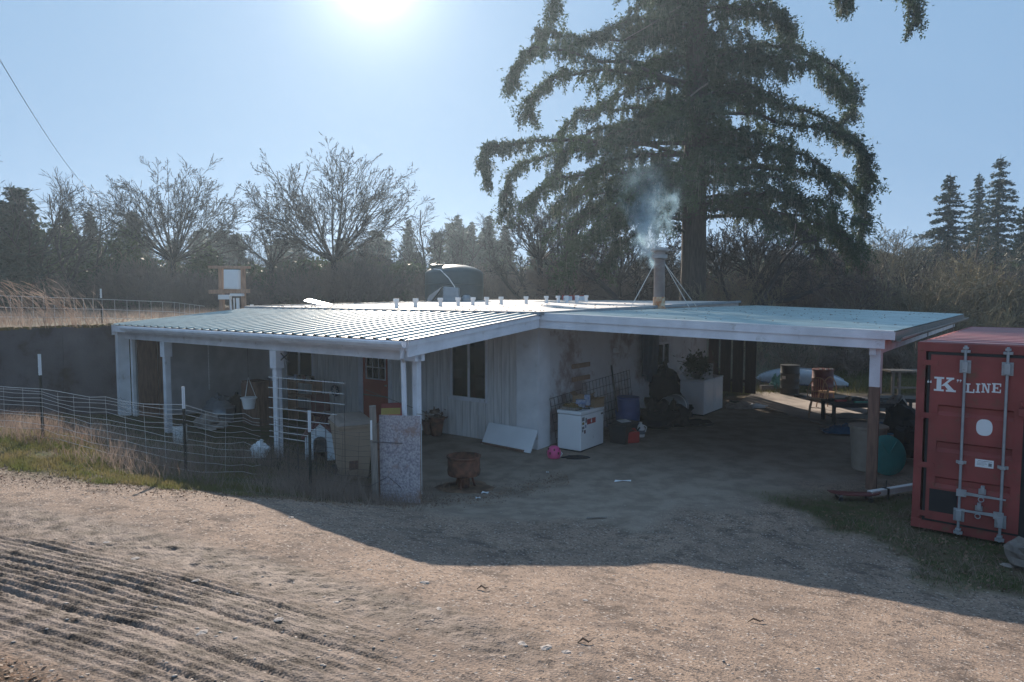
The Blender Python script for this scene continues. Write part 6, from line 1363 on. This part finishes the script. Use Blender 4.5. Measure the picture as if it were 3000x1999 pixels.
def smooth_poly(pts, n=14):
    v = []
    for k in range(n + 1):
        f = k / n * (len(pts) - 1); i = min(int(f), len(pts) - 2); t = f - i; p0 = pts[max(i - 1, 0)]; p1 = pts[i]; p2 = pts[i + 1]; p3 = pts[min(i + 2, len(pts) - 1)]
        v.append(.5 * ((2 * p1) + (p2 - p0) * t + (2 * p0 - 5 * p1 + 4 * p2 - p3) * t * t + (3 * p1 - p0 - 3 * p2 + p3) * t ** 3))
    return v
for pts, ks in limbs:
    hand_ = ks == 1.0; pts = smooth_poly(pts)
    pts = [p + Vector((g.gauss(0, .05), g.gauss(0, .07), g.gauss(0, .09))) * min(1, i / 4) for i, p in enumerate(pts)]
    L = sum((pts[i + 1] - pts[i]).length for i in range(len(pts) - 1)); rb = .03 + L * .008
    for i in range(len(pts) - 1):
        P.append(pts[i]); Q.append(pts[i + 1]); r0.append(rb * (1 - .85 * i / 14)); r1.append(rb * (1 - .85 * (i + 1) / 14))
    nb = int(L * (10 if hand_ else 7))
    for k in range(nb):
        f = .16 + .84 * (k + g.random()) / nb; p = poly_at(pts, f); ax = (poly_at(pts, f + .03) - poly_at(pts, f - .03)).normalized(); side = Vector((-ax.y, ax.x, 0)).normalized() * g.choice((-1, 1))
        sl_ = g.uniform(.3, .95) * (1.25 - .55 * f); d = (side * g.uniform(.5, 1) + ax * g.uniform(.1, .7) + Vector((0, 0, g.uniform(-.1, .35)))).normalized()
        q = p + d * sl_ + Vector((0, 0, -.10 * sl_)); P.append(p); Q.append(q); r0.append(.014); r1.append(.006)
        for j in range(g.randint(3, 5)):       # pendulous sprays
            ff = g.uniform(.15, 1); s = p.lerp(q, ff); ln = g.uniform(.2, .62) * (1.25 if g.random() < .2 else 1); leafP.append((s.x, s.y, s.z, g.gauss(0, .18) + d.x * .25, g.gauss(0, .18) + d.y * .25, -1, ln))
            if g.random() < .10: lichP.append((s.x, s.y, s.z, g.uniform(.3, .9)))
        leafP.append((p.x, p.y, p.z, d.x, d.y, .1, sl_))
        leafP.append((p.x, p.y, p.z + .03, g.gauss(0, .4), g.gauss(0, .4), .8, .16))
for i in range(1500):
    z = g.uniform(4.5, 16); az = g.uniform(0, 2 * pi); rr0 = g.uniform(.45, 1.3); leafP.append((cos(az) * rr0, sin(az) * rr0, z, g.gauss(0, .3), g.gauss(0, .3), -1, g.uniform(.3, .9)))
V, F = prisms([tuple(p) for p in P], [tuple(p) for p in Q], r0, r1); mesh_np('limbs', V, F, 'bark', fir)
print('LEAF', len(leafP)); lp = np.array(leafP); d = norm(lp[:, 3:6]); NL = 11; gr_ = np.random.default_rng(4)
t = gr_.uniform(0, 1, (len(lp), NL)); c = lp[:, None, :3] + d[:, None] * (t * lp[:, 6:7])[..., None] + gr_.normal(0, .035, (len(lp), NL, 3)); c = c.reshape(-1, 3); dd = np.repeat(d, NL, 0)
dirv = norm(dd * .6 + gr_.normal(0, .55, c.shape)); sid = norm(np.cross(dirv, gr_.normal(0, 1, c.shape))); Ln = gr_.uniform(.07, .15, (len(c), 1)); Wn = gr_.uniform(.022, .045, (len(c), 1))
V = np.stack([c - sid * Wn, c + sid * Wn, c + dirv * Ln], 1).reshape(-1, 3); mesh_np('foliage', V, np.arange(len(V)).reshape(-1, 3), 'needle', fir)
la = np.array(lichP); ns = 7; A = np.repeat(la[:, :3], ns, 0) + gr_.normal(0, .05, (len(la) * ns, 3)); B = A + np.stack([gr_.normal(0, .06, len(A)), gr_.normal(0, .06, len(A)), -np.repeat(la[:, 3], ns) * gr_.uniform(.4, 1, len(A))], 1)
V, F = ribbons(A, B, np.full(len(A), .014)); mesh_np('hanging_lichen', V, F, 'lichen', fir)
# broken pale dead boughs
for pts_ in ([(1620, 190, -1), (1570, 230, -1.2), (1530, 300, -1.4), (1505, 330, -1.4)], [(1560, 10, -1.4), (1490, 55, -1.6), (1430, 90, -1.7)], [(1640, 405, -1), (1632, 470, -1.2), (1625, 530, -1.2)], [(1820, 425, -1.8), (1825, 500, -1.8), (1818, 560, -1.8)]):
    k = MB().tube(smooth_poly(pl(*pts_), 6), [.045, .04, .034, .028, .022, .015, .008], 6); part('dead_bough', k, 'greywood', fir)

# ================================================================ GRASS, WEEDS, LEAVES, STONES
def blades(n, xs, ys, zs, h, w, m, name, label, lean=.35, cat='grass', two=True):
    h = np.broadcast_to(h, (n,)); an = rng.uniform(0, 2 * pi, n); ln = rng.normal(0, lean, (n, 2)); b = np.stack([xs, ys, zs - .01], 1); s = np.stack([np.cos(an), np.sin(an), np.zeros(n)], 1) * w / 2
    mid = b + np.stack([ln[:, 0] * h * .35, ln[:, 1] * h * .35, h * .55], 1); tip = b + np.stack([ln[:, 0] * h, ln[:, 1] * h, h], 1)
    V = np.stack([b - s, b + s, mid + s * .7, mid - s * .7, tip], 1).reshape(-1, 3); o = (np.arange(n) * 5)[:, None]
    F = np.concatenate([o + [[0, 1, 2]], o + [[0, 2, 3]], o + [[3, 2, 4]]]); return mesh_np(name, V, F, m, kind='stuff', label=label, cat=cat)
def maskat(arr, x, y):
    i = np.clip(np.searchsorted(gx, x) - 1, 0, len(gx) - 2); j = np.clip(np.searchsorted(gy, y) - 1, 0, len(gy) - 2); return arr[j, i]
def pick(n, x0, x1, y0, y1, arr, patch=None):
    x = rng.uniform(x0, x1, n); y = rng.uniform(y0, y1, n); k = maskat(arr, x, y) > rng.uniform(.25, .95, n)
    if patch is not None: k &= (fbm(x * patch, y * patch, 60) + .5) > rng.uniform(.35, .62, n)
    return x[k], y[k]
x, y = pick(130000, -11, -2.0, 8.2, 12, gleft, 1.6); blades(len(x), x, y, gh(x, y), rng.uniform(.03, .10, len(x)), .009, 'grass', 'grass_strip', 'short green grass along the left edge of the driveway')
x, y = pick(40000, -12, -1.6, 9.2, 13, gleft, .9); k = (y > 9.75 - .22 * (x + 5.5) + rng.normal(0, .15, len(x))); x, y = x[k], y[k]; blades(len(x), x, y, gh(x, y), rng.uniform(.08, .42, len(x)), .007, 'dry', 'dry_weeds', 'dry tan weeds tangled along the wire fence', .55, 'weeds')
x = rng.uniform(-3.6, -.9, 9000); y = rng.uniform(8.9, 11.5, 9000) ; k = (y > 9.7 - .3 * (x + 2.5) + rng.normal(0, .2, 9000)) & (x < -1.55 + rng.normal(0, .3, 9000)); x, y = x[k], y[k]; blades(len(x), x, y, gh(x, y), rng.uniform(.05, .26, len(x)), .006, 'dry', 'shaded_weeds', 'thin dry weeds in the shade around the kennel and bin', .5, 'weeds')
x, y = pick(70000, 2.0, 9.5, 4.6, 11.2, gright, 1.3); blades(len(x), x, y, gh(x, y), rng.uniform(.02, .08, len(x)), .008, 'grassd', 'grass_patch', 'short mossy grass in the shade before the container')
x, y = pick(9000, 2.5, 9.5, 4.6, 10, gright, .8); blades(len(x), x, y, gh(x, y), rng.uniform(.05, .18, len(x)), .006, 'dry', 'dry_tufts', 'dry grass tufts among the green patch at the right', .7, 'weeds')
x, y = pick(50000, 6, 26, 20.5, 29, gback, None); blades(len(x), x, y, gh(x, y), rng.uniform(.05, .2, len(x)), .016, 'grass', 'yard_grass', 'sunlit grass beyond the patio slab')
n_ = 42000; a = np.concatenate([rng.uniform(10.1, 26, n_ // 2), rng.uniform(-2, 20, n_ // 2)]); b = np.concatenate([rng.uniform(-14, 22, n_ // 2), rng.uniform(12.6, 26, n_ // 2)]); x = A0.x + a * U.x + b * V_.x; y = A0.y + a * U.y + b * V_.y
blades(n_, x, y, up_at(x, y), rng.uniform(.08, .36, n_), .012, 'dry', 'dry_field', 'dry tan grass covering the raised field', .5, 'field grass')
# tall arching grasses at the left edge
n_ = 110; bx0 = atd(95, 720, 15.5); P, Q = [], []
for i in range(n_):
    p = Vector((bx0.x + R.gauss(.2, .5), bx0.y + R.gauss(0, .5), float(up_at(bx0.x, bx0.y)))); d = Vector((-R.uniform(.2, 1.2), R.gauss(0, .3), 0)); hh = R.uniform(.7, 1.5)
    for k in range(5): f0, f1 = k / 5, (k + 1) / 5; P.append(tuple(p + d * f0 ** 1.8 + Vector((0, 0, hh * (f0 - .25 * f0 ** 3))))); Q.append(tuple(p + d * f1 ** 1.8 + Vector((0, 0, hh * (f1 - .25 * f1 ** 3)))))
V, F = ribbons(P, Q, np.full(len(P), .012)); ag = thing('arching_grass', 'tall arching dry grass clump on the bank at the left edge', 'grass clump', (bx0.x, bx0.y, 2.4)); mesh_np('blades', V - np.array([bx0.x, bx0.y, 2.4]), F, 'dry', ag)
# leaves
def flakes(x, y, size, m, name, label, cat, lift=.006, tilt=.5):
    n = len(x); c = np.stack([x, y, gh(x, y) + lift], 1); an = rng.uniform(0, 6.28, n); u = np.stack([np.cos(an), np.sin(an), rng.normal(0, tilt, n)], 1) * size[:, None]; v = np.stack([-np.sin(an), np.cos(an), rng.normal(0, tilt, n)], 1) * size[:, None] * .6
    V = np.stack([c - u, c - v, c + u, c + v], 1).reshape(-1, 3); return mesh_np(name, V, np.arange(n * 4).reshape(-1, 4), m, kind='stuff', label=label, cat=cat)
x, y = pick(16000, -4.5, 1, 3.3, 5.6, litter); flakes(x, y, rng.uniform(.006, .02, len(x)), 'leaf', 'leaf_litter', 'brown dead leaves in the bottom left corner', 'leaves', tilt=.3)
x = rng.uniform(-9, 1, 9000); y = 8.75 + .75 * np.clip(x + 3.3, 0, 9) + rng.normal(0, .3, 9000); flakes(x, y, rng.uniform(.005, .016, 9000), 'leaf', 'verge_leaves', 'dead leaves scattered along the grass verge', 'leaves')
x, y = pick(9000, 2, 9, 4.6, 10, gright); flakes(x, y, rng.uniform(.008, .03, len(x)), 'leaf', 'patch_leaves', 'dead leaves among the grass before the container', 'leaves')
# gravel
ico = np.array([[0, 0, 1], [.9, 0, .2], [.28, .85, .2], [-.73, .53, .2], [-.73, -.53, .2], [.28, -.85, .2], [0, 0, -.6]]); icf = np.array([[0, 1, 2], [0, 2, 3], [0, 3, 4], [0, 4, 5], [0, 5, 1], [6, 2, 1], [6, 3, 2], [6, 4, 3], [6, 5, 4], [6, 1, 5]])
def pebbles(x, y, s, m, name, label):
    n = len(x); sc = s[:, None] * rng.uniform(.6, 1.2, (n, 3)) * [1, 1, .28]; an = rng.uniform(0, 6.28, n); P0 = ico[None] * (1 + rng.normal(0, .12, (n, 7, 1))) * sc[:, None]; c, s_ = np.cos(an)[:, None], np.sin(an)[:, None]
    V = np.stack([P0[..., 0] * c - P0[..., 1] * s_, P0[..., 0] * s_ + P0[..., 1] * c, P0[..., 2]], 2) + np.stack([x, y, gh(x, y)], 1)[:, None]; F = (np.arange(n) * 7)[:, None, None] + icf[None]
    return mesh_np(name, V, F.reshape(-1, 3), m, kind='stuff', label=label, cat='gravel')
def fg(n):
    Y = 3.5 + 7.5 * rng.uniform(0, 1, n) ** 1.3; X = rng.uniform(-.85, .85, n) * Y; return X, Y
x, y = fg(16000); k = (vnoise(x * 1.2, y * 1.2, 88) > rng.uniform(.1, .8, len(x))) & (maskat(gleft, x, y) < .5) & (maskat(gright, x, y) < .6); x, y = x[k], y[k]; pebbles(x, y, rng.uniform(.003, .009, len(x)), 'gravel', 'gravel', 'small mixed gravel pressed into the driveway')
x, y = fg(700); k = (maskat(gleft, x, y) < .3); x, y = x[k], y[k]; pebbles(x, y, rng.uniform(.010, .022, len(x)), 'stone', 'gravel', 'larger pale pebbles scattered over the driveway')
# flat stones one can point at
st = None
for i, (px, py, s) in enumerate(((975, 1340, .055), (450, 1335, .04), (465, 1455, .05), (365, 1330, .035), (640, 1425, .045), (310, 1285, .05), (245, 1247, .04), (668, 1190, .05), (1200, 1480, .04), (1255, 1490, .05), (1010, 1400, .03), (1300, 1500, .04), (2315, 1300, .09), (1345, 1380, .03), (770, 1385, .03), (850, 1310, .03))):
    p = at_t(px, py); k = MB().blob((0, 0, 0), (s * .85, s * .6, s * .18), 300 + i, 9, 5, .3)
    solo('flat_stone', k, 'stone', 'pale flat stone lying loose on the driveway dirt' if px < 2000 else 'pale flat stone on the grass before the container', 'stone', group='flat stones on the driveway' if px < 2000 else None, loc=(p.x, p.y, p.z + s * .04), rz=R.uniform(0, 3))
for (px, py, s, lab) in ((1738, 1432, .07, 'curled dark piece of bark on the sunlit driveway'), (1345, 1480, .05, 'thin dark stick on the lower middle of the driveway'), (1110, 1356, .05, 'dark stick lying near the shadow edge')):
    p = at_t(px, py); solo('bark_piece', MB().tube([(-s, 0, .01), (-s * .3, .02, .03), (s * .4, -.01, .02), (s, .03, .015)], [.004, .010, .008, .003], 6), 'leaf', lab, 'bark', loc=tuple(p))

# ================================================================ SMOKE AND HAZE
def volume_box(name, c, d, dens_col, label, setup):
    m = bpy.data.materials.new(name); m.use_nodes = True; n = m.node_tree.nodes; L = m.node_tree.links; n.remove(n['Principled BSDF']); v = n.new('ShaderNodeVolumePrincipled'); v.inputs['Color'].default_value = (*dens_col, 1)
    L.new(v.outputs[0], n['Material Output'].inputs['Volume']); setup(n, L, v)
    o = part(name, MB().box((0, 0, 0), d), m, None, kind='stuff'); o.location = c; o['label'] = label; return o
SM = Vector((ch.x - .3, ch.y, ch.z + 2.6)); SDm = (3.6, 1.7, 3.0)
def smoke_nodes(n, L, v):
    tc = n.new('ShaderNodeTexCoord'); mp = n.new('ShaderNodeMapping'); mp.inputs['Scale'].default_value = (1.5, 1.5, 1.2); L.new(tc.outputs['Object'], mp.inputs[0])
    nz = n.new('ShaderNodeTexNoise'); nz.inputs['Scale'].default_value = 1.6; nz.inputs['Detail'].default_value = 4; nz.inputs['Roughness'].default_value = .6; nz.inputs['Distortion'].default_value = .8; L.new(mp.outputs[0], nz.inputs[0])
    sp = n.new('ShaderNodeSeparateXYZ'); L.new(tc.outputs['Object'], sp.inputs[0])
    def mth(op, a, b=None, c=None):
        x = n.new('ShaderNodeMath'); x.operation = op
        for i, q_ in enumerate((a, b, c)):
            if q_ is None: continue
            if isinstance(q_, (int, float)): x.inputs[i].default_value = q_
            else: L.new(q_, x.inputs[i])
        return x.outputs[0]
    # plume axis drifts left with height
    zr = mth('ADD', sp.outputs[2], 1.5)                       # 0 at the bottom of the box
    ax = mth('ADD', mth('MULTIPLY', zr, -.05), .10); dx = mth('SUBTRACT', sp.outputs[0], ax); rad = mth('ADD', mth('MULTIPLY', zr, .36), .42)
    rr_ = mth('SQRT', mth('ADD', mth('MULTIPLY', dx, dx), mth('MULTIPLY', mth('MULTIPLY', sp.outputs[1], sp.outputs[1]), 1.6)))
    fall = mth('MAXIMUM', mth('SUBTRACT', 1.0, mth('DIVIDE', rr_, rad)), 0.0)
    top = mth('MAXIMUM', mth('SUBTRACT', 1.0, mth('DIVIDE', zr, 2.95)), 0.0); dn = mth('MAXIMUM', mth('SUBTRACT', nz.outputs[0], mth('MULTIPLY', mth('SUBTRACT', 1.0, fall), .38)), 0.0); dn = mth('MAXIMUM', mth('SUBTRACT', dn, .27), 0.0)
    L.new(mth('MULTIPLY', mth('MULTIPLY', mth('MULTIPLY', dn, mth('MULTIPLY', top, top)), mth('MINIMUM', mth('MULTIPLY', fall, 4), 1)), 15.0), v.inputs['Density']); v.inputs['Anisotropy'].default_value = .55; v.inputs['Absorption Color'].default_value = (.92, .97, 1, 1)
volume_box('smoke', tuple(SM), SDm, (.45, .74, 1.0), 'thin blue wood smoke drifting left from the chimney', smoke_nodes)
def haze_nodes(n, L, v): v.inputs['Density'].default_value = HAZE_D; v.inputs['Anisotropy'].default_value = .55
HAZE_D = .0011
volume_box('haze', (0, 62, 9.6), (332, 254, 24.0), (.70, .86, 1.0), 'pale sunlit air over the whole place', haze_nodes)
